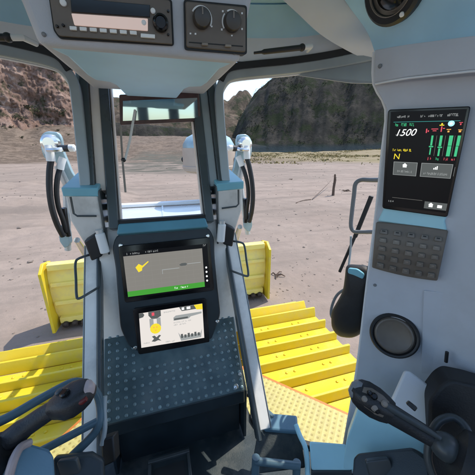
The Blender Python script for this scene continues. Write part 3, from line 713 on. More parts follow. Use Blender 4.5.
mb = MB(); mb.add(prism([V((x, y, .1655)) for x, y in und], .03, V((0, 0, -1)), .0), 'panel_light'); mb.build('underside', oc, bevel=.008, seg=3)
OP = V((0, .598, .165)); ON = V((0, -1, -.10)).normalized()
def op(x, y): return PP(x, y, OP, ON)
# radio
ra = empty('car_radio', op(115, 44), 'brown faced car radio with pink display in the overhead console', 'car radio')
part('faceplate', prism([op(*p) for p in rnd([(50, -8), (170, 2), (172, 44), (172, 45), (60, 37), (56, 30)], 3)], .03, ON, .008), 'brown_plastic', ra, bevel=.002)
part('dark_surround', prism([op(*p) for p in rnd([(48, -10), (172, 0), (174, 46), (60, 39), (54, 31)], 3)], .03, ON, .002), 'gasket', ra)  # dark plate showing as a thin outline round the faceplate
part('tape_slot', prism([op(*p) for p in [(72, 0), (150, 7), (150, 19), (73, 14)]], .01, ON, .010), 'black_gloss', ra, bevel=.0006)
part('display', prism([op(*p) for p in rnd([(73, 15.5), (148, 20.5), (148, 32.5), (76, 27)], 1)], .01, ON, .011), 'radio_lcd', ra, bevel=.0006)
for i in range(7):
    x = 75+i*9.8; y = 30.2+i*.72
    part('preset_button', prism([op(x-3.6, y-2.1), op(x+3.2, y-1.6), op(x+3.4, y+2.0), op(x-3.2, y+1.5)], .006, ON, .013), 'white_mark', ra, bevel=.0007)
part('source_button', prism([op(141, 35.2), op(155, 36.3), op(155, 40), op(141, 39)], .006, ON, .013), 'white_mark', ra, bevel=.0007)
rk = op(160.5, 25); part('volume_knob', lathe(rk, ON, [(.0135, .006), (.0135, .016), (.012, .019), (.0095, .020), (.0085, .0175), (.001, .0175)], 28), 'black_gloss', ra)
for q, rr, mt in (((65, 5), .0048, 'white_mark'), ((153, 13), .0042, 'white_mark'), ((144, 24.5), .004, 'white_mark'), ((59, 28), .0022, 'black_gloss'), ((65, 27), .0022, 'black_gloss'), ((168, 36), .002, 'black_gloss'), ((168, 13), .002, 'black_gloss')):
    part('round_button', lathe(op(*q), ON, [(rr, .005), (rr, .0115), (rr*.7, .0125)], 16), mt, ra)
# heater panel
hp_ = empty('heater_panel', op(215, 52), 'brown heater control panel with two round dials beside the radio', 'heater controls')
part('faceplate', prism([op(*p) for p in rnd([(185, 2), (245, 8), (245, 53), (186, 48)], 3)], .02, ON, .006), 'brown_plastic', hp_, bevel=.002)
part('panel_rim', prism([op(*p) for p in rnd([(183.5, 0), (246.5, 6), (246.5, 55), (184.5, 50)], 3)], .02, ON, .003), 'gasket', hp_)
def arc(c, r0, r1, a0, a1, lift, k=20):
    u = V((1, 0, 0)); w_ = ON.cross(u).normalized(); w_ = w_ if w_.z > 0 else -w_
    P = [c+(u*cos(R(a0+(a1-a0)*i/k))+w_*sin(R(a0+(a1-a0)*i/k))) * r1 for i in range(k+1)]
    Q = [c+(u*cos(R(a0+(a1-a0)*i/k))+w_*sin(R(a0+(a1-a0)*i/k))) * r0 for i in range(k+1)]
    mbv, mbf = [], []
    for i in range(k):
        v_, f_ = prism([P[i], P[i+1], Q[i+1], Q[i]], .002, ON, lift); b0 = len(mbv); mbv += v_; mbf += [[b0+j for j in f] for f in f_]
    return mbv, mbf
for cx, cy, a0, a1 in ((201, 20, -30, 150), (231, 23.5, 60, 120)):
    c_ = op(cx, cy)
    kb = part('dial', lathe(c_, ON, [(.0165, .004), (.0160, .016), (.0140, .019), (.006, .0200), (.001, .0200)], 32), 'dial', hp_)
    part('pointer', prism([c_+V((-.0012, 0, .003)), c_+V((.0012, 0, .003)), c_+V((.0012, 0, .014)), c_+V((-.0012, 0, .014))], .003, ON, .0215), 'brown_light', kb)
    part('dial_scale', arc(c_, .0172, .0198, a0, a1, .0072), 'white_mark', hp_)
    if cx > 220: part('dial_scale', arc(c_, .0172, .0195, 140, 215, .0072), 'white_mark', hp_)
for i in range(5):
    x = 189.5+i*1.0
for x, y, w_, h_ in ((190, 34.5, 1.6, 1.6), (195, 34.8, 1.6, 1.8), (211, 27.5, 1.6, 1.6), (222, 12.5, 1.5, 2), (241, 14.5, 1.5, 2), (221, 30.5, 1.5, 2), (231, 36.5, 1.4, 1.4), (241, 30, 1.5, 2)):
    part('symbol', prism([op(x-w_/2, y-h_/2), op(x+w_/2, y-h_/2+.1), op(x+w_/2, y+h_/2), op(x-w_/2, y+h_/2)], .002, ON, .0072), 'white_mark', hp_)
part('lever_slot', prism([op(188.5, 42.5), op(242, 46.5), op(242, 47.6), op(188.5, 43.6)], .004, ON, .0066), 'gasket', hp_)
for x, y in ((204, 45.5), (227, 47)):
    part('slide_lever', prism([op(x-3, y-1.5), op(x+3, y-1.2), op(x+3, y+1.4), op(x-3, y+1.2)], .008, ON, .012), 'brown_light', hp_, bevel=.001)

# roof pieces by the right window
for s_, lb in ((1, 'dark sun visor rod under the pale header trim on the right'), (-1, 'dark sun visor rod under the roof at top left')):
    sv = empty('sun_visor_rod', (s_*.52, 1.02, .33), lb, 'sun visor rod', 'sun visor rods')
    if s_ > 0: a_, c_ = PY(254, 53, .98), PY(302, 47.5, .98)
    else: a_, c_ = PY(-45, 37, 1.0), PY(8, 37.5, 1.0)
    part('rod', tube([a_, a_.lerp(c_, .15), a_.lerp(c_, .2), c_], [.004, .0045, .008, .009], seg=10), 'black_plastic', sv)
    part('pivot', ball(c_, .012), 'black_plastic', sv)
    d_ = (c_-a_).normalized(); part('mount', tube([c_+d_*.008, c_+d_*.035, c_+d_*.05+V((0, .05, 0))], [.008, .008, .007], seg=10), 'white_paint', sv)

# pale roof beam running back on the right, and the cove above the column
def CP(px, py, d): return PM(px, py, d)
beam = [[AT(250, -30, .78), AT(272, -10, .82), AT(296, 12, .86), AT(320, 34, .90), AT(346, 50, .915), AT(373, 63, .92)],
        [AT(322, -30, .80), AT(338, -10, .82), AT(350, 8, .84), AT(362, 24, .86), AT(370, 38, .86), AT(377, 55, .86)]]
part('roof_beam', shell(dense(beam), .02), 'trim_pale', cab, angle=50)
cove = [[AT(322, -30, .795), AT(338, -10, .815), AT(350, 8, .835), AT(362, 24, .85), AT(370, 38, .85), AT(376, 57, .84)],
        [AT(400, -40, .66), AT(405, -15, .68), AT(408, 8, .70), AT(408, 25, .72), AT(408, 40, .735), AT(408, 51.5, .74)],
        [AT(540, -60, .50), AT(545, -30, .51), AT(545, -5, .525), AT(540, 15, .53), AT(535, 25, .535), AT(530, 32, .54)]]
part('roof_cove', shell(dense(cove), .015), 'liner', cab, angle=50)
sc_ = AT(394, -13, .695); sn = (-sc_).normalized()
sn = nrm([cove[1][2]-cove[1][3], cove[2][2]-cove[1][3], cove[2][3]-cove[1][3]])
a_ = cove[0][2]; sn = (cove[1][1]-cove[1][4]).cross(cove[2][2]-cove[0][2]).normalized(); sn = -sn if sn.dot(sc_) > 0 else sn
rs_ = empty('roof_speaker', sc_, 'black round roof speaker with white dot at the top right of the roof', 'speaker')
part('ring', lathe(sc_, sn, [(.083, -.01), (.083, .008), (.075, .016), (.060, .014), (.056, .004), (.054, .003)], 44), 'black_plastic', rs_)
part('grille', lathe(sc_, sn, [(.056, .0), (.044, .008), (.02, .012), (.002, .013)], 36), 'black_gloss', rs_)
part('trim_ring', lathe(sc_, sn, [(.0585, .006), (.0590, .0165), (.0606, .0165), (.0611, .006)], 44), 'brown_light', rs_)
pd = AT(404, 13.5, .70); part('indicator', lathe(pd-sn*(pd-sc_).dot(sn)+sn*.010, sn, [(.006, -.004), (.006, .008), (.004, .010)], 16), 'white_mark', rs_)

# rear view mirror and windscreen wiper
def my(px, py): return PY(px, py, 1.13)
mr_ = empty('rear_view_mirror', my(160, 123), 'wide flat rear view mirror hung across the top of the front window', 'mirror')
MNn = V((0, -1, .05)).normalized()
part('mirror_frame', prism([my(*p) for p in rnd([(119, 94.5), (199, 91.5), (201, 121), (120, 125)], 2)], .02, V((0, -1, 0)), .0), 'mirror_frame', mr_, bevel=.003)
mg = [my(123, 101), my(197, 98), my(198, 118), my(123, 121)]
part('mirror_glass', prism([mg[0]+V((0, -.0045, 0)), mg[1]+V((0, -.0045, 0)), mg[2]+V((0, -.002, 0)), mg[3]+V((0, -.002, 0))], .004), 'mirror', mr_)
part('mount_arm', tube([my(160, 93)+V((0, .005, 0)), my(160, 85)+V((0, .0, .03))], .008, seg=10), 'black_plastic', mr_)
def wg(px, py): r_ = ray(px, py); n_ = V((0, 1, -.469)); return r_*(1.045/r_.dot(n_))
wi = empty('windscreen_wiper', wg(124, 188), 'thin wiper hanging at the left edge of the front window', 'wiper')
part('wiper_arm', tube([wg(135, 110), wg(130, 140), wg(125, 160)], .0042, seg=8), 'box_grey', wi)
part('wiper_blade', tube([wg(120.5, 126), wg(122.5, 160), wg(125.5, 192)], 0, prof=rect(.006, .009), up=(1, 0, 0)), 'brown_light', wi)
part('pivot', ball(wg(123.5, 160), .008), 'black_plastic', wi)

# ================================================================ INSTRUMENT CONSOLE
ic = empty('instrument_console', (0, .85, -1.1), 'dark instrument console with two screens above a studded foot plate', 'console')
FN = V((0, -1, .22)).normalized()
FP = V((0, .95, -.347))
def fp(px, py): return PP(px, py, FP, FN)
def fz(x, z, lift=0.): return V((x, .95+(z+.347)*.22, z))+FN*lift
fo = [(-.163, -.286), (.163, -.286), (.182, -.33), (.178, -.40), (.181, -.52), (.186, -.63), (.133, -.744), (-.105, -.744), (-.165, -.69), (-.186, -.62), (-.178, -.40), (-.182, -.33)]
part('fascia', prism([fz(*p) for p in rnd(fo, .02, 3)], .06, FN), 'console', ic, bevel=.005, seg=3)
for x, z in ((-.154, -.325), (.157, -.318), (-.142, -.700), (.170, -.655)):
    part('screw', lathe(fz(x, z), FN, [(.007, -.004), (.007, .002), (.0045, .004)], 14), 'chrome', ic)
# foot plate
TN = V((0, -.19, .205)).normalized()
TP = V((0, .925, -.667))
def tp(x, t, lift=0.): return V((x, .925-.205*t, -.667-.193*t))+V((0, -.193, .205)).normalized()*lift
TN = V((0, -.193, .205)).normalized()
fpl = part('foot_plate', prism([tp(-.252, -.12), tp(.252, -.12), tp(.235, 1), tp(-.252, 1)], .02, TN), 'tread', ic, bevel=.004)
mb = MB()
for i in range(18):
    for j in range(12):
        x = -.232+i*.027; t = -.07+j*.093
        if abs(x) > .235 or (abs(x) < .13 and t < .42) or (abs(x) < .185 and t < .18): continue
        mb.add(lathe(tp(x, t), TN, [(.0066, -.001), (.0056, .0022), (.0032, .0036), (.0006, .0039)], 10), 'stud_worn')
mb.build('studs', fpl)
part('lip', prism([tp(-.252, 1.0, .0), tp(.235, 1.0, 0), tp(.235, 1.02)+V((0, 0, -.052)), tp(-.252, 1.02)+V((0, 0, -.052))], .02), 'console', ic, bevel=.004)
part('bolt', lathe(tp(.205, .93), TN, [(.009, -.002), (.009, .005), (.005, .007)], 14), 'chrome', ic)
part('bolt', lathe(tp(.228, .80), TN, [(.006, -.002), (.006, .004), (.004, .006)], 14), 'silver', ic)
part('riser', box((-.0, .80, -1.03), (.47, .04, .26)), 'console', ic, bevel=.004)
for s_ in (-1, 1):
    part('cheek', prism([V((s_*.25, .95, -.70)), V((s_*.25, .735, -.88)), V((s_*.25, .735, -1.13)), V((s_*.25, .95, -1.13))], .012, V((s_, 0, 0))), 'console', ic, bevel=.003)
# socket box on the floor under the plate
sb = empty('socket_box', V((.0, .73, FZ)), 'small black socket box on the floor under the foot plate', 'socket box')
a_ = PZ(149, 462, -1.05); c_ = PZ(190, 457, -1.05)
cx_ = (a_.x+c_.x)/2; wy = (a_.y+c_.y)/2; w_ = abs(c_.x-a_.x)
part('body', box((cx_, wy-.045, -1.09), (w_, .13, .10)), 'console', sb, bevel=.004)
part('rim', box((cx_, wy-.0, -1.036), (w_, .012, .012)), 'grip_grey', sb, bevel=.002); part('rim', box((cx_-w_/2+.005, wy-.055, -1.036), (.01, .095, .012)), 'grip_grey', sb, bevel=.002); part('rim', box((cx_+w_/2-.005, wy-.055, -1.036), (.01, .095, .012)), 'grip_grey', sb, bevel=.002)
part('slot', box((cx_, wy-.06, -1.0385), (w_*.7, .07, .004)), 'gasket', sb)

def screen(name, corners, label, lift=.006):
    t = empty(name, fp(*corners[2]), label, 'screen'); return t
def quad(f, c, u0, v0, u1, v1, lift, n, th=.0004):
    """a rectangle inside a screen whose corners are c: top left, top right, bottom right, bottom left"""
    c = [f(*p) for p in c]
    def at(u, v): return (c[0].lerp(c[1], u)).lerp(c[3].lerp(c[2], u), v)
    return prism([at(u0, v0), at(u1, v0), at(u1, v1), at(u0, v1)], th, n, lift)
def poly(f, c, pts, lift, n, th=.0004):
    c = [f(*p) for p in c]
    def at(u, v): return (c[0].lerp(c[1], u)).lerp(c[3].lerp(c[2], u), v)
    return prism([at(*p) for p in pts], th, n, lift)
def disc(u, v, r_, asp, k=14): return [(u+r_*cos(2*pi*i/k), v+r_*asp*sin(2*pi*i/k)) for i in range(k)]
def quads(mb, f, c, n, items, lift=.0072):
    for i, (mt, u0, v0, u1, v1) in enumerate(items): mb.add(quad(f, c, u0, v0, u1, v1, lift+.00025*(i % 3), n), mt)
def scribble(mb, f, c, u0, v0, u1, v1, lift, n, mat, k):
    """a line of small print too small to read"""
    k = int(k*1.5); rr = random.Random(int(u0*1000+v0*77)); st = (u1-u0)/k
    for i in range(k):
        w_ = st*rr.uniform(.45, .8)
        if rr.random() < .16: continue
        a, b_ = v0+(v1-v0)*rr.choice((0, 0, .25)), v1-(v1-v0)*rr.choice((0, 0, .2))
        mb.add(quad(f, c, u0+i*st, a, u0+i*st+w_*.3, b_, lift, n), mat)
        y_ = rr.choice((a, (a+b_)/2, b_-(v1-v0)*.2)); mb.add(quad(f, c, u0+i*st+w_*.3, y_, u0+i*st+w_, y_+(v1-v0)*.2, lift, n), mat)
        if rr.random() < .55: mb.add(quad(f, c, u0+i*st+w_*.72, a, u0+i*st+w_, b_, lift, n), mat)
# upper screen
C1 = [(118.5, 246), (209, 237), (214, 290), (125, 302.5)]
s1 = screen('touchscreen', C1, 'upper touchscreen with grey map view and green bar in the instrument console')
part('bezel', prism([fp(*p) for p in rnd(C1, 3)], .02, FN, .006), 'black_gloss', s1, bevel=.002)
D1 = [(123, 252), (207, 243.5), (210, 287), (128.5, 298)]
mb = MB(); quads(mb, fp, D1, FN, [('scr_black', 0, 0, 1, 1), ('scr_grey', .0, .09, .93, .85), ('scr_green', .0, .85, .93, .965)], .0064)
for k in range(4): mb.add(poly(fp, D1, disc(.965, .53+k*.10, .012, 1.9), .0076, FN), 'scr_text')
for u0, u1, v_ in ((.03, .06, .045), (.08, .19, .045), (.25, .40, .04), (.945, .985, .03)): scribble(mb, fp, D1, u0, v_-.022, u1, v_+.022, .0076, FN, 'scr_line', max(2, int((u1-u0)*55)))
scribble(mb, fp, D1, .55, .882, .72, .925, .0076, FN, 'scr_text', 9)
for k in range(7): mb.add(quad(fp, D1, 0, .15+k*.1, .93, .1525+k*.1, .0071, FN), 'scr_grid')
for k in range(9): mb.add(quad(fp, D1, .1+k*.1, .095, .1015+k*.1, .845, .0071, FN), 'scr_grid')
mb.add(poly(fp, D1, [(.12, .35), (.16, .28), (.2, .33), (.19, .43), (.15, .46)], .0076, FN), 'scr_yellow')
mb.add(poly(fp, D1, [(.19, .34), (.27, .24), (.275, .26), (.2, .37)], .0076, FN), 'scr_yellow')
mb.add(poly(fp, D1, [(.63, .40), (.66, .37), (.71, .37), (.73, .40), (.71, .43), (.65, .43)], .0076, FN), 'scr_dim')
mb.add(quad(fp, D1, .42, .46, .63, .475, .0076, FN), 'scr_line'); mb.add(quad(fp, D1, .73, .39, .90, .405, .0076, FN), 'scr_line'); mb.add(quad(fp, D1, .42, .46, .427, .56, .0076, FN), 'scr_line')
mb.build('display', s1, smooth=False)
# lower screen
C2 = [(133, 308), (206, 297.5), (209.5, 342.5), (138.5, 354)]
s2 = screen('touchscreen', C2, 'lower touchscreen with white page and yellow round icon, under the map screen')
part('bezel', prism([fp(*p) for p in rnd(C2, 3)], .02, FN, .006), 'black_gloss', s2, bevel=.002)
D2 = [(139, 313), (202, 303), (204, 337), (141.5, 347)]
mb = MB(); quads(mb, fp, D2, FN, [('scr_white', 0, 0, 1, 1)], .0066)
mb.add(poly(fp, D2, [(0, 0), (.06, 0), (.08, .06), (.06, .12), (.0, .14)], .0074, FN), 'scr_dim')
mb.add(poly(fp, D2, [(.14, .0), (.33, .0), (.33, .16), (.26, .22), (.18, .2), (.14, .1)], .0074, FN), 'scr_dim')
mb.add(quad(fp, D2, .19, .03, .23, .12, .0078, FN), 'scr_red'); mb.add(quad(fp, D2, .15, .20, .32, .46, .0074, FN), 'scr_line'); mb.add(quad(fp, D2, .21, .22, .26, .40, .0078, FN), 'scr_white')
mb.add(poly(fp, D2, disc(.235, .50, .085, 1.75), .0080, FN), 'scr_yellow')
for u, v_ in ((.21, .46), (.255, .46), (.235, .55)): mb.add(poly(fp, D2, disc(u, v_, .012, 1.8, 8), .0084, FN), 'scr_orange')
mb.add(poly(fp, D2, [(.17, .72), (.21, .70), (.24, .76), (.28, .70), (.31, .72), (.27, .80), (.31, .88), (.26, .85), (.21, .88), (.16, .86), (.2, .79)], .0074, FN), 'scr_dim')
mb.add(poly(fp, D2, [(.62, .0), (.9, .0), (.9, .12), (.66, .12)], .0074, FN), 'scr_dim'); mb.add(quad(fp, D2, .66, .02, .70, .09, .0078, FN), 'scr_text'); mb.add(quad(fp, D2, .74, .02, .80, .09, .0078, FN), 'scr_text')
mb.add(poly(fp, D2, [(.86, .0), (1., .0), (1., .16), (.9, .14)], .0078, FN), 'scr_yellow')
mb.add(poly(fp, D2, [(.52, .27), (.56, .22), (.98, .22), (.98, .27), (.80, .31), (.76, .36), (.52, .36)], .0074, FN), 'scr_line'); mb.add(quad(fp, D2, .53, .30, .75, .345, .0078, FN), 'scr_dim')
scribble(mb, fp, D2, .52, .40, .80, .44, .0074, FN, 'scr_line', 12); scribble(mb, fp, D2, .52, .47, .72, .51, .0074, FN, 'scr_line', 9); scribble(mb, fp, D2, .04, .86, .13, .90, .0074, FN, 'scr_line', 5); scribble(mb, fp, D2, .36, .06, .56, .10, .0074, FN, 'scr_line', 9); scribble(mb, fp, D2, .36, .92, .52, .96, .0074, FN, 'scr_line', 7)
mb.add(poly(fp, D2, [(.58, .72), (.62, .84), (.94, .84), (.97, .72), (.95, .96), (.62, .98)], .0074, FN), 'scr_line')
for k in range(6): mb.add(quad(fp, D2, .62+k*.055, .78+.03*(k % 2), .655+k*.055, .90, .0078, FN), 'scr_dim')
mb.build('display', s2, smooth=False)

# ================================================================ RIGHT HAND COLUMN
rc = empty('control_column', PM(410, 450, .8), 'tall lavender grey control column right of the side window', 'control column')
D0 = .775
rows = [[(374.5, 50, .775), (390, 47, .76), (408, 44, .75), (470, 36, .735), (540, 30, .73)],
        [(374.5, 60, .775), (390, 56, .755), (408, 51, .745), (470, 42, .735), (540, 34, .73)],
        [(374.5, 82, .775), (390, 79.5, .755), (408, 76.5, .745), (470, 70, .735), (540, 66, .73)],
        [(375.5, 87, .780), (392, 84, .772), (410, 81, .768), (470, 76, .76), (540, 73, .76)],
        [(386.5, 108, D0), (410, 109, D0), (432, 108, D0), (478, 105, D0), (545, 100, .77)],
        [(383, 150, D0), (405, 152, D0), (430, 153, D0), (472, 154, .77), (540, 152, .74)],
        [(376.5, 214, D0), (400, 216, D0), (425, 219, D0), (456, 223, .77), (535, 226, .72)],
        [(366.5, 293, D0), (390, 294, D0), (424, 294, D0), (454, 294, .768), (530, 297, .70)],
        [(357, 371, D0), (384, 372, D0), (415, 372, D0), (441, 373, .768), (525, 377, .70)],
        [(343, 452, D0), (372, 455, D0), (400, 457, D0), (425, 460, .768), (520, 465, .70)],
        [(336, 500, D0), (365, 503, D0), (393, 505, D0), (418, 508, .768), (520, 512, .70)]]
rows = [[PM(*p) for p in r_]+[PM(r_[-1][0]+60, r_[-1][1], r_[-1][2]-.04)] for r_ in rows]
part('column_shell', shell(rows, .05), 'panel', rc, bevel=.007, seg=3, angle=25)
part('edge_strip', tube(smoothpath([PM(374, 52, .79), PM(374, 84, .79), PM(386, 109, .79), PM(382.5, 150, .79), PM(376, 214, .79), PM(366, 293, .79), PM(356.5, 371, .79), PM(342.5, 452, .79)], 3), .004, seg=8), 'trim_pale', rc)
part('ledge_highlight', tube([PM(375.5, 84, .774), PM(390, 81.2, .753), PM(408, 78.2, .743), PM(470, 71.6, .733), PM(540, 67, .728)], .0022, seg=8), 'trim_pale', rc)  # highlight along the ledge edge, put in as a pale tube
for x, y in ((380, 66), (466, 55), (380, 244), (449, 262), (375, 285), (446, 287)):
    pp_ = PM(x, y, .765 if y < 70 else D0); part('screw', lathe(pp_, MN, [(.0045, -.03 if y < 70 else -.003), (.0045, .0015), (.003, .003)], 12), 'lead_grey', rc)
lp = [(367, 287), (454, 293), (441, 373), (357, 371)]
part('lower_panel', prism([PM(*p, D0-.001) for p in rnd([(424, 290), (453.5, 293), (441, 373), (421, 372)], 1)], .006, MN, .0035), 'panel', rc, bevel=.0015)
part('cable_clip', tube([PM(447, 352, .745), PM(446, 362, .745)], .004, seg=8), 'black_plastic', rc)
# monitor
mo = empty('control_monitor', PM(415, 215, .76), 'upright black monitor with green gauges on the right column', 'monitor')
MD = .758
CM = [(388, 109.5), (471, 106), (447.5, 217.5), (382, 208.5)]
def pm(x, y): return PM(x, y, MD)
part('bezel', prism([pm(*p) for p in rnd(CM, 3)], .024, MN, .0), 'black_gloss', mo, bevel=.003)
part('back_bracket', prism([pm(*p) for p in [(384, 207), (447, 216), (445, 222), (447, 232), (377, 222)]], .02, MN, -.008), 'blue_pale', mo, bevel=.004)
mb = MB(); DM = [(391, 112), (467, 109), (445.5, 213), (385, 205.5)]
quads(mb, pm, DM, MN, [('scr_black', 0, 0, 1, 1)], .0008)
U = .0016
for mt, u0, v0, u1, v1 in [('scr_teal', .05, .10, .95, .103),
        ('scr_red', .53, .17, .545, .21), ('scr_red', .555, .185, .57, .20), ('scr_red', .60, .17, .69, .177), ('scr_red', .62, .187, .67, .194), ('scr_red', .725, .15, .74, .20), ('scr_red', .75, .165, .775, .172), ('scr_orange', .80, .175, .855, .182), ('scr_orange', .815, .19, .84, .205),
        ('scr_yellow', .70, .135, .76, .143), ('scr_yellow', .72, .12, .74, .135), ('scr_red', .94, .115, .985, .12), ('scr_red', .955, .125, .97, .14), ('scr_orange', .945, .18, .995, .186), ('scr_orange', .955, .19, .985, .205),
        ('scr_bar', .615, .235, .642, .33), ('scr_bar', .60, .335, .66, .347), ('scr_bar', .618, .352, .636, .42), ('scr_bar', .73, .235, .765, .335), ('scr_bar', .72, .34, .78, .352), ('scr_bar', .735, .357, .76, .43),
        ('scr_bar', .85, .235, .90, .33), ('scr_bar', .85, .334, .90, .43), ('scr_bar', .955, .235, .995, .33), ('scr_bar', .955, .334, .99, .43),
        ('scr_grid', .685, .235, .688, .43), ('scr_grid', .80, .235, .803, .43), ('scr_grid', .92, .235, .923, .43),
        ('scr_line', .10, .505, .47, .645), ('scr_dim', .106, .5085, .464, .6415), ('scr_line', .53, .505, .97, .645), ('scr_dim', .536, .5085, .964, .6415),
        ('scr_line', 1.0, .53, 1.003, .62), ('scr_text', .25, .535, .31, .56), ('scr_text', .71, .55, .725, .565), ('scr_text', .732, .54, .747, .565), ('scr_text', .754, .53, .769, .565),
        ('scr_grid', .12, .895, .62, .897), ('scr_dim', .66, .90, 1., .975), ('scr_text', .73, .925, .79, .955), ('scr_text', .86, .925, .93, .955)]:
    lift = U+(.0004 if mt in ('scr_dim',) else .0008 if mt in ('scr_text',) else 0)
    mb.add(quad(pm, DM, u0, v0, u1, v1, lift, MN), mt)
for a_ in ((.10, .04, .28, .062, 'scr_line', 9), (.43, .04, .72, .062, 'scr_line', 15), (.78, .035, .92, .06, 'scr_line', 5), (.08, .115, .14, .145, 'scr_bar', 3), (.17, .115, .25, .145, 'scr_bar', 3), (.29, .115, .36, .145, 'scr_bar', 3),
           (.07, .37, .36, .395, 'scr_yellow', 11), (.17, .592, .40, .615, 'scr_line', 11), (.58, .595, .92, .62, 'scr_line', 17), (.06, .93, .15, .95, 'scr_line', 5), (.59, .445, .66, .475, 'scr_red', 3), (.72, .445, .78, .475, 'scr_bar', 3), (.83, .445, .89, .475, 'scr_red', 3), (.93, .445, .98, .475, 'scr_red', 3), (.10, .222, .2, .236, 'scr_line', 6)):
    scribble(mb, pm, DM, *a_[:4], U+.0008, MN, a_[4], a_[5])
mb.add(poly(pm, DM, disc(.845, .125, .042, .62), U+.0004, MN), 'scr_blue'); mb.add(poly(pm, DM, disc(.845, .125, .018, .62, 8), U+.0008, MN), 'scr_text')
mb.add(poly(pm, DM, [(.24, .537), (.28, .515), (.32, .537)], U+.001, MN), 'scr_text'); mb.add(poly(pm, DM, [(.72, .928), (.76, .908), (.80, .928)], U+.001, MN), 'scr_text')
disp = mb.build('display', mo, smooth=False)
def words(txt, px, py, size, mat, parent, d, name='lettering', shear=0.):
    cu = bpy.data.curves.new(name, 'FONT'); cu.body = txt; cu.size = size; cu.shear = shear; cu.extrude = .0002; cu.materials.append(MATS[mat])
    tmp = bpy.data.objects.new(name, cu); COL.objects.link(tmp); me = bpy.data.meshes.new_from_object(tmp); bpy.data.objects.remove(tmp); me.name = name; o = bpy.data.objects.new(name, me); COL.objects.link(o)
    x_ = V((0, 0, 1)).cross(MN).normalized(); y_ = V((0, 0, 1)); M = Matrix((x_, y_, MN)).transposed().to_4x4()
    p = PM(px, py, d)+V((0, 0, EYE)); M.translation = p-off(parent); o.parent = parent; o.matrix_local = M; return o
words('1500', 394.5, 136, .0205, 'scr_text', disp, MD-.0022, shear=.25)
words('N', 393, 159, .018, 'scr_yellow', disp, MD-.0022)
# keypad
KD = .752
kp = empty('keypad', PM(405, 282, KD), 'brown curved keypad with rows of small keys under the monitor', 'keypad')
KT = V((0, 0, 1))
krows = []
for i in range(7):
    v_ = i/6; a_, b_ = (376+(371.5-376)*v_, 221.5+(268-221.5)*v_), (448.5+(437.5-448.5)*v_, 230+(281.5-230)*v_)
    row = []
    for j in range(9):
        u_ = j/8; x = a_[0]+(b_[0]-a_[0])*u_; y = a_[1]+(b_[1]-a_[1])*u_ + (3.0*v_-1.0)*4*u_*(1-u_)*.9
        row.append((x, y, KD+.012*(1-v_)-.010*sin(pi*v_)))
    krows.append(row)
part('keypad_body', shell([[PM(*p) for p in r_] for r_ in krows], .035), 'brown_plastic', kp, bevel=.004, seg=3)
for i in range(5):
    for j in range(5):
        u_ = .125+j*.19; v_ = .2+i*.17
        a_, b_ = (376+(371.5-376)*v_, 221.5+(268-221.5)*v_), (448.5+(437.5-448.5)*v_, 230+(281.5-230)*v_)
        def kpt(du, dv):
            uu, vv = u_+du, v_+dv
            x = a_[0]+(b_[0]-a_[0])*uu-4.5*dv*1.5; y = a_[1]+(b_[1]-a_[1])*uu+(3.0*vv-1.0)*4*uu*(1-uu)*.9+48*dv
            return PM(x, y, KD+.012*(1-vv)-.010*sin(pi*vv))
        ky = part('key', prism([kpt(-.048, -.045), kpt(.048, -.045), kpt(.055, .05), kpt(-.055, .05)], .008, None, .006), 'key_top', kp, bevel=.0015)
        part('symbol', prism([kpt(-.022, -.022), kpt(.022, -.022), kpt(.022, .0), kpt(-.022, .0)], .002, None, .0068), 'brown_light' if i else 'gasket', ky)
# loudspeaker
sp_ = empty('loudspeaker', PM(397, 358, D0), 'round grey loudspeaker set low in the right column', 'loudspeaker')
c_ = PM(394, 335, D0-.012); SN2 = (MN*.45-c_.normalized()*.55).normalized(); rr = (PM(396, 335, D0)-PM(396, 359, D0)).length*.78
part('ring', lathe(c_, SN2, [(rr, -.045), (rr, .006), (rr*.93, .011), (rr*.86, .010), (rr*.82, .003), (rr*.8, .003)], 48), 'black_plastic', sp_)
part('grille', lathe(c_, SN2, [(rr*.82, .002), (rr*.76, .008), (rr*.70, .0095), (rr*.64, .0075), (rr*.60, .006), (.001, .0065)], 48), 'brown_plastic', sp_)

# ================================================================ RAILS, WIPER AND MIRROR
def handle(s_, lb):
    t = []
    def q(px, py, d): p = PP(px, py, V((0, 1.0, -.38)), SN); p = p*d; return V((s_*abs(p.x), p.y, p.z))
    pts = [q(99, 251, 1.0), q(92, 254, .97), q(80, 258, .95), q(75.5, 263, .945), q(76, 280, .94), q(76.5, 295, .935), q(79, 298.5, .935), q(90, 292.5, .95), q(99, 287, .99)]
    part('grab_handle', tube(smoothpath(pts, 4), .0042, seg=10), 'pillar_dark', None, label=lb, cat='grab handle', group='grab handles inside the cab')
handle(-1, 'thin black grab handle on the strip left of the screens')
handle(1, 'thin black grab handle on the strip right of the screens')
pts = [PM(384, 180, .80), PM(370, 180, .84), PM(361, 180, .86), PM(355.5, 184, .86), PM(354, 195, .86), PM(352, 212, .86), PM(351, 226, .86), PM(354.5, 231.5, .86), PM(364, 232, .84), PM(378, 232, .80)]
part('grab_handle', tube(smoothpath(pts, 4), .0062, seg=12), 'lead_grey', None, label='big grey square grab handle beside the monitor', cat='grab handle', group='grab handles inside the cab')
ww = empty('side_wiper', PM(340, 272, .98), 'black wiper slanting across the right side window', 'wiper')
part('wiper_blade', tube([PM(371.5, 196, .98), PM(355, 237, .98)], 0, prof=rect(.014, .012), up=(0, 0, 1)), 'rubber', ww, bevel=.002)
part('wiper_arm', tube([PM(356, 234, .985), PM(339.5, 272, .97)], 0, prof=rect(.010, .010), up=(0, 0, 1)), 'black_plastic', ww, bevel=.002)
part('cable', tube(smoothpath([PM(351, 236, .97), PM(350.5, 250, .97), PM(348.5, 268, .95)], 3), .004, seg=8), 'pillar_mid', ww)
sm = empty('side_mirror', PM(352, 338, .84), 'black rounded mirror housing hanging left of the right column', 'side mirror')
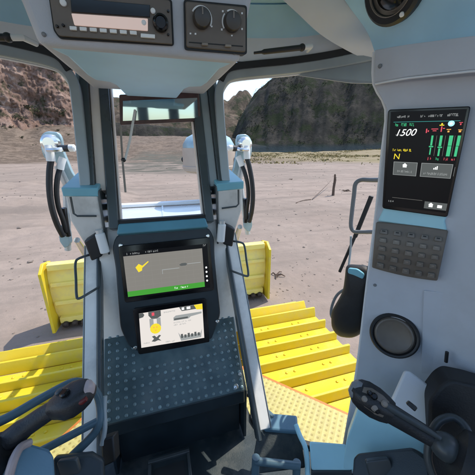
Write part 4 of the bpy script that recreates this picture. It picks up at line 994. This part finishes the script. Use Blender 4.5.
out = rnd([(346, 264), (366, 265), (374, 270), (373, 290), (369, 312), (363, 333), (352, 338.5), (338, 336.5), (331.5, 328), (331, 312), (337, 302), (343, 291), (345, 276)], 6)
cen = (353, 303)
def sc2(k): return [(cen[0]+(x-cen[0])*k, cen[1]+(y-cen[1])*k) for x, y in out]
rows = [[PM(*p, .86) for p in sc2(.96)], [PM(*p, .845) for p in sc2(1)], [PM(*p, .825) for p in sc2(.97)], [PM(*p, .81) for p in sc2(.86)], [PM(*p, .80) for p in sc2(.6)], [PM(*p, .797) for p in sc2(.25)]]
n = len(out); vs = [p for r_ in rows for p in r_]; fs = [[i*n+j, i*n+(j+1) % n, (i+1)*n+(j+1) % n, (i+1)*n+j] for i in range(5) for j in range(n)]+[list(range(n)), list(range(5*n, 6*n))[::-1]]
part('housing', (vs, fs), 'rubber', sm, angle=60)
part('teal_highlight', prism([PM(*p, .806) for p in rnd([(349, 267), (358, 268), (365, 273), (364, 278), (355, 274), (348.5, 272)], 2)], .01, MN, .012), 'sky_teal', sm, bevel=.003)  # highlight on the housing, put in as a teal plate
part('bracket', tube(smoothpath([PM(347, 288, .86), PM(338, 294, .87), PM(333, 303, .87), PM(331, 314, .87), PM(335, 322, .86)], 4), .005, seg=10), 'lead_grey', sm)
part('arm', tube([PM(366, 270, .84), PM(382, 268, .80)], .012, seg=12), 'black_plastic', sm)

# the driver's seat, seen only in the mirror
st = empty('driver_seat', (0, -.35, -1.14), 'dark driver seat with arched headrest reflected in the mirror', 'seat')
part('backrest', prism([V((x, -.34, z)) for x, z in rnd([(-.24, -.75), (.24, -.75), (.22, -.12), (-.22, -.12)], .06)], .12, V((0, 1, .1)).normalized()), 'rubber', st, bevel=.03, seg=3)
part('headrest', tube(smoothpath([V((-.12, -.36, -.14)), V((-.12, -.37, .0)), V((-.07, -.37, .07)), V((.07, -.37, .07)), V((.12, -.37, .0)), V((.12, -.36, -.14))], 5), .028, seg=12), 'rubber', st)
part('cushion', box((0, -.12, -.72), (.46, .42, .14)), 'rubber', st, bevel=.04, seg=3)
# left hand rail
gr = empty('guard_rail', AT(100, 440, .72), 'blue grey tubular rail looping round the left joystick', 'guard rail')
part('upper_tube', tube(smoothpath([AT(-40, 438, .55), AT(5, 419, .60), AT(35, 402, .645), (AT(62, 387, .675)), AT(75, 382, .69), AT(88, 385, .70), AT(97, 394, .71), AT(100.5, 408, .71), AT(100, 421, .70), AT(93, 435, .69), AT(70, 458, .66), AT(50, 480, .64)], 5), .0105, seg=16), 'rail_blue', gr)
part('lower_tube', tube([AT(20, 462, .62), AT(60, 441, .66), AT(98, 421, .70)], .0095, seg=16), 'rail_blue', gr)
part('lower_lever', tube(smoothpath([AT(105, 396, .72), AT(104.5, 412, .71), AT(105, 428, .70), AT(102, 445, .69)], 4), .006, seg=10), 'pillar_mid', gr)
part('lever_foot', prism([AT(101, 440, .69), AT(113, 436, .69), AT(115, 462, .68), AT(102, 468, .68)], .03), 'black_plastic', gr, bevel=.004)
# left joystick
lj = empty('joystick', AT(0, 452, .55), 'black left joystick with pale pink tip crossing the yellow track', 'joystick', 'joysticks')
part('shaft', tube(smoothpath([AT(-25, 462, .545), AT(2, 445, .555), AT(22, 430, .565), AT(42, 416, .575), AT(58, 406, .58)], 4), [.026]*5+[.022]*4+[.0195]*4+[.019]*4, seg=20), 'grip', lj)
ax_ = (AT(90, 391, .59)-AT(55, 409, .578))
u_ = ax_.normalized(); w_ = V((0, 0, 1)).cross(u_).normalized(); q_ = u_.cross(w_); base_ = AT(52, 409.5, .577); Ln = ax_.length*1.18
def gp(t, a, b_): return base_+u_*(t*Ln)+w_*a+q_*b_
secs = [(0, .019, .018), (.10, .023, .021), (.28, .034, .024), (.5, .038, .025), (.72, .034, .023), (.88, .026, .019), (1.0, .014, .012)]
def blob(secs, gp, k=20, e=.58):
    rows = []
    for t, a, b_ in secs:
        rows.append([gp(t, a*math.copysign(abs(cos(2*pi*i/k))**e, cos(2*pi*i/k)), b_*math.copysign(abs(sin(2*pi*i/k))**e, sin(2*pi*i/k))) for i in range(k)])
    vs = [p for r_ in rows for p in r_]; n = len(rows)
    return vs, [[i*k+j, i*k+(j+1) % k, (i+1)*k+(j+1) % k, (i+1)*k+j] for i in range(n-1) for j in range(k)]+[list(range(k)), list(range((n-1)*k, n*k))[::-1]]
part('grip', blob(secs, gp), 'grip', lj, angle=50)
part('tip', blob([(.86, .016, .010), (.92, .019, .0135), (1.0, .014, .0125), (1.05, .007, .006)], lambda t, a, b_: gp(t, a, b_+.006)), 'pink_cap', lj)
part('thumb_switch', lathe(gp(.5, -.006, .022), q_, [(.010, 0), (.010, .008), (.007, .011)], 16), 'black_gloss', lj)
part('thumb_switch', lathe(gp(.30, .010, .020), q_, [(.008, 0), (.008, .008), (.005, .010)], 16), 'grip_grey', lj)
part('trigger', blob([(.74, .007, .005), (.82, .009, .006), (.92, .006, .004)], lambda t, a, b_: gp(t, a-.024, b_+.004)), 'red_button', lj)
part('boot', lathe(AT(-10, 460, .53), (AT(2, 445, .555)-AT(-25, 462, .545)), [(.075, -.06), (.06, -.035), (.062, -.025), (.045, -.005), (.047, .004), (.028, .028)], 28), 'rubber', lj)
# left armrest
la = empty('armrest_console', AT(30, 475, .52), 'blue armrest console under the left joystick', 'armrest console', 'armrest consoles')
part('top_cover', prism([AT(*p) for p in [(14, 452, .53), (24, 441, .56), (50, 448, .57), (55, 456, .57), (58, 500, .53), (0, 510, .47)]], .05), 'blue_panel', la, bevel=.008, seg=3)
part('side_pad', prism([AT(*p) for p in [(53, 457, .60), (92, 453, .63), (104, 460, .63), (106, 500, .60), (52, 500, .57)]], .04), 'console', la, bevel=.008, seg=3)
part('edge_band', tube(smoothpath([AT(8, 480, .50), AT(13, 462, .51), AT(20, 448, .535), AT(30, 442.5, .555)], 4), .008, seg=10), 'pink_cap', la)
part('catch', prism([AT(*p) for p in rnd([(56, 462, ), (76, 459), (80, 474), (60, 477)], 3) for p in [(*p, .59)]], .01), 'grip_grey', la, bevel=.003)

part('pedestal', box((AT(25, 520, .50).x-.02, AT(25, 520, .50).y-.10, -.95), (.16, .2, .40)), 'console', la, bevel=.01)

# right joystick
rj = empty('joystick', AT(445, 445, .5), 'black right joystick with thumb buttons in front of the column', 'joystick', 'joysticks')
part('shaft', tube([AT(446, 447, .50), AT(425, 434, .52), AT(405, 422, .54), AT(385, 410, .555), AT(376, 404, .56)], [.0135, .0165, .0185, .0205, .0215], seg=20), 'grip', rj)
part('shaft_inlay', tube([AT(441, 439, .492), AT(420, 425.5, .512), AT(400, 413.5, .53), AT(386, 405.5, .54)], [.004, .0065, .0075, .0075], seg=12), 'grip_grey', rj)
a0, a1 = AT(388, 411, .553), AT(352, 387, .585); ax_ = a1-a0; u_ = ax_.normalized(); w_ = V((0, 0, 1)).cross(u_).normalized(); q_ = u_.cross(w_); Ln = ax_.length
def gq(t, a, b_): return a0+u_*(t*Ln)+w_*a+q_*b_
part('grip', blob([(-.08, .020, .019), (.1, .026, .022), (.35, .031, .024), (.65, .031, .023), (.85, .026, .019), (1.0, .016, .012)], gq), 'grip', rj, angle=50)
tw = V((0, 0, 0))-gq(.5, 0, 0); tw.normalize(); tw = (tw-u_*tw.dot(u_)).normalized(); sw = u_.cross(tw)
def gt(t, a, b_): return a0+u_*(t*Ln)+sw*a+tw*b_
part('button_plate', blob([(.12, .017, .006), (.3, .021, .008), (.6, .021, .008), (.78, .014, .006)], lambda t, a, b_: gt(t, a, b_+.019)), 'brown_plastic', rj)
for t_, a, rr, mt in ((.22, .008, .0065, 'brown_light'), (.38, -.009, .0075, 'brown_light'), (.50, .009, .007, 'black_gloss'), (.66, -.006, .0065, 'brown_light'), (.30, -.012, .005, 'black_gloss'), (.62, .010, .005, 'black_gloss')):
    part('thumb_button', lathe(gt(t_, a, .024), tw, [(rr, -.003), (rr, .005), (rr*.6, .008)], 16), mt, rj)
part('tip', blob([(.82, .020, .013), (.95, .020, .014), (1.06, .010, .008)], lambda t, a, b_: gt(t, a, b_+.004)), 'lead_grey', rj)
part('side_switch', prism([AT(*p) for p in [(406, 404, .52), (409, 401, .52), (418, 408, .51), (415, 412, .51)]], .02), 'black_plastic', rj, bevel=.002)
part('collar', ball(AT(446, 447, .50), .026, sq=(1, 1, .9)), 'grip_grey', rj)
part('boot', lathe(AT(450, 452, .505), (AT(425, 434, .52)-AT(446, 447, .50)), [(.070, -.05), (.062, -.035), (.056, -.030), (.052, -.012), (.046, -.010), (.028, .0)], 28), 'rubber', rj)
# right armrest
ra_ = empty('armrest_console', AT(400, 475, .55), 'pale blue armrest console under the right joystick', 'armrest console', 'armrest consoles')
part('side_panel', prism([AT(*p) for p in rnd([(343, 470), (346, 442), (360, 403), (366, 398), (440, 440), (432, 470)], 4) for p in [(*p, .70-(p[0]-343)*.0010)]], .05), 'blue_pale', ra_, bevel=.006, seg=3)
part('upright_plate', prism([AT(*p) for p in [(391, 403, .655), (405.5, 371, .665), (410, 371, .665), (437, 391, .64), (434, 445, .60), (415, 432, .62)]], .02), 'trim_pale', ra_, bevel=.005, seg=3)
part('shroud', prism([AT(*p) for p in rnd([(428, 432), (429, 402), (441, 386), (451, 380), (474, 385), (520, 400), (520, 520), (452, 500), (430, 470)], 5) for p in [(*p, .60-(p[0]-428)*.0007)]], .08), 'rubber', ra_, bevel=.012, seg=3)
part('inner_ring', tube(smoothpath([AT(434, 478, .535), AT(428, 458, .545), AT(431, 436, .55), AT(440, 421, .555), AT(455, 418, .55), AT(468, 432, .53), AT(466, 455, .515), AT(455, 478, .51)], 5), .008, seg=12), 'grip_grey', ra_)
part('front_pad', prism([AT(*p) for p in [(350, 500, .60), (353, 457, .635), (358, 453, .64), (412, 447, .58), (428, 458, .56), (436, 500, .52)]], .04), 'console', ra_, bevel=.008, seg=3)
part('latch', prism([AT(*p) for p in rnd([(366, 462), (390, 459), (394, 474), (370, 478)], 3) for p in [(*p, .585)]], .01), 'grip_grey', ra_, bevel=.003)

# footwell on the right
pe = empty('foot_pedal', AT(280, 432, .9), 'dark blue foot pedal block beside the perforated deck', 'pedal')
part('pad', prism([AT(*p) for p in [(261, 412, .98), (297, 415, .95), (298, 432, .90), (264, 429, .92)]], .05), 'blue_panel', pe, bevel=.006)
part('pedal_arm', prism([AT(*p) for p in [(258, 430, .93), (300, 433, .905), (306, 468, .86), (250, 475, .86)]], .05), 'floor', pe, bevel=.006)
part('link', tube([AT(256, 396, .99), AT(262, 408, .98), AT(275, 420, .96)], .012, seg=10), 'rail_blue', pe)
fb = empty('foot_bar', AT(280, 470, .8), 'blue grey foot bar on two stubs across the right footwell', 'foot bar')
part('bar', tube([AT(255, 461, .80), AT(300, 466, .79)], .011, seg=14), 'rail_blue', fb)
for q in ((256, 461), (297, 466)): part('stub', tube([AT(q[0], q[1]-4, .80), AT(q[0]-1, q[1]+16, .81)], .012, seg=12), 'rail_blue', fb)
lk = empty('locker', AT(325, 470, .8), 'pale blue locker box at the right edge of the footwell', 'locker')
part('lid', prism([AT(*p) for p in [(309, 441, .84), (346, 444, .80), (352, 470, .76), (311, 470, .79)]], .06), 'blue_pale', lk, bevel=.006, seg=3)
part('hinge_rail', tube(smoothpath([AT(296, 425, .90), AT(300, 436, .87), AT(306, 450, .83), AT(308, 480, .79)], 4), .008, seg=10), 'blue_pale', lk)
part('front', prism([AT(*p) for p in [(311, 471, .79), (352, 471, .76), (352, 500, .76), (311, 500, .79)]], .05), 'console', lk, bevel=.004)

# ================================================================ LIGHT AND CAMERA
SUN_AZ, SUN_EL = 70., 60.
w = bpy.data.worlds.new('World'); S.world = w; w.use_nodes = True
nt = w.node_tree; bg = nt.nodes['Background']; sk = nt.nodes.new('ShaderNodeTexSky'); sk.sky_type = 'NISHITA'; sk.sun_disc = False
sk.sun_elevation = R(SUN_EL); sk.sun_rotation = R(SUN_AZ); sk.air_density = 1.0; sk.dust_density = .7; sk.ozone_density = 1.0
nt.links.new(sk.outputs[0], bg.inputs['Color']); bg.inputs['Strength'].default_value = .15
sl = bpy.data.lights.new('sun', 'SUN'); sl.energy = 2.2; sl.angle = R(.6); sl.color = (1, .93, .82)
so = bpy.data.objects.new('sun', sl); COL.objects.link(so)
d = V((sin(R(SUN_AZ))*cos(R(SUN_EL)), cos(R(SUN_AZ))*cos(R(SUN_EL)), sin(R(SUN_EL))))
so.rotation_euler = d.to_track_quat('Z', 'Y').to_euler(); so.location = (20, 5, 40)
cd = bpy.data.cameras.new('camera'); cd.sensor_width = 36; cd.lens = F/475*36; cd.clip_start = .02; cd.clip_end = 5000
co = bpy.data.objects.new('camera', cd); COL.objects.link(co)
M = Matrix((RT, UP, -FW)).transposed().to_4x4(); M.translation = V((0, 0, EYE)); co.matrix_world = M
S.camera = co
S.view_settings.view_transform = 'Standard'; S.view_settings.look = 'None'; S.view_settings.gamma = 1; S.view_settings.use_curve_mapping = False
S.view_settings.exposure = 1.08
S.cycles.max_bounces = 8; S.cycles.transparent_max_bounces = 12
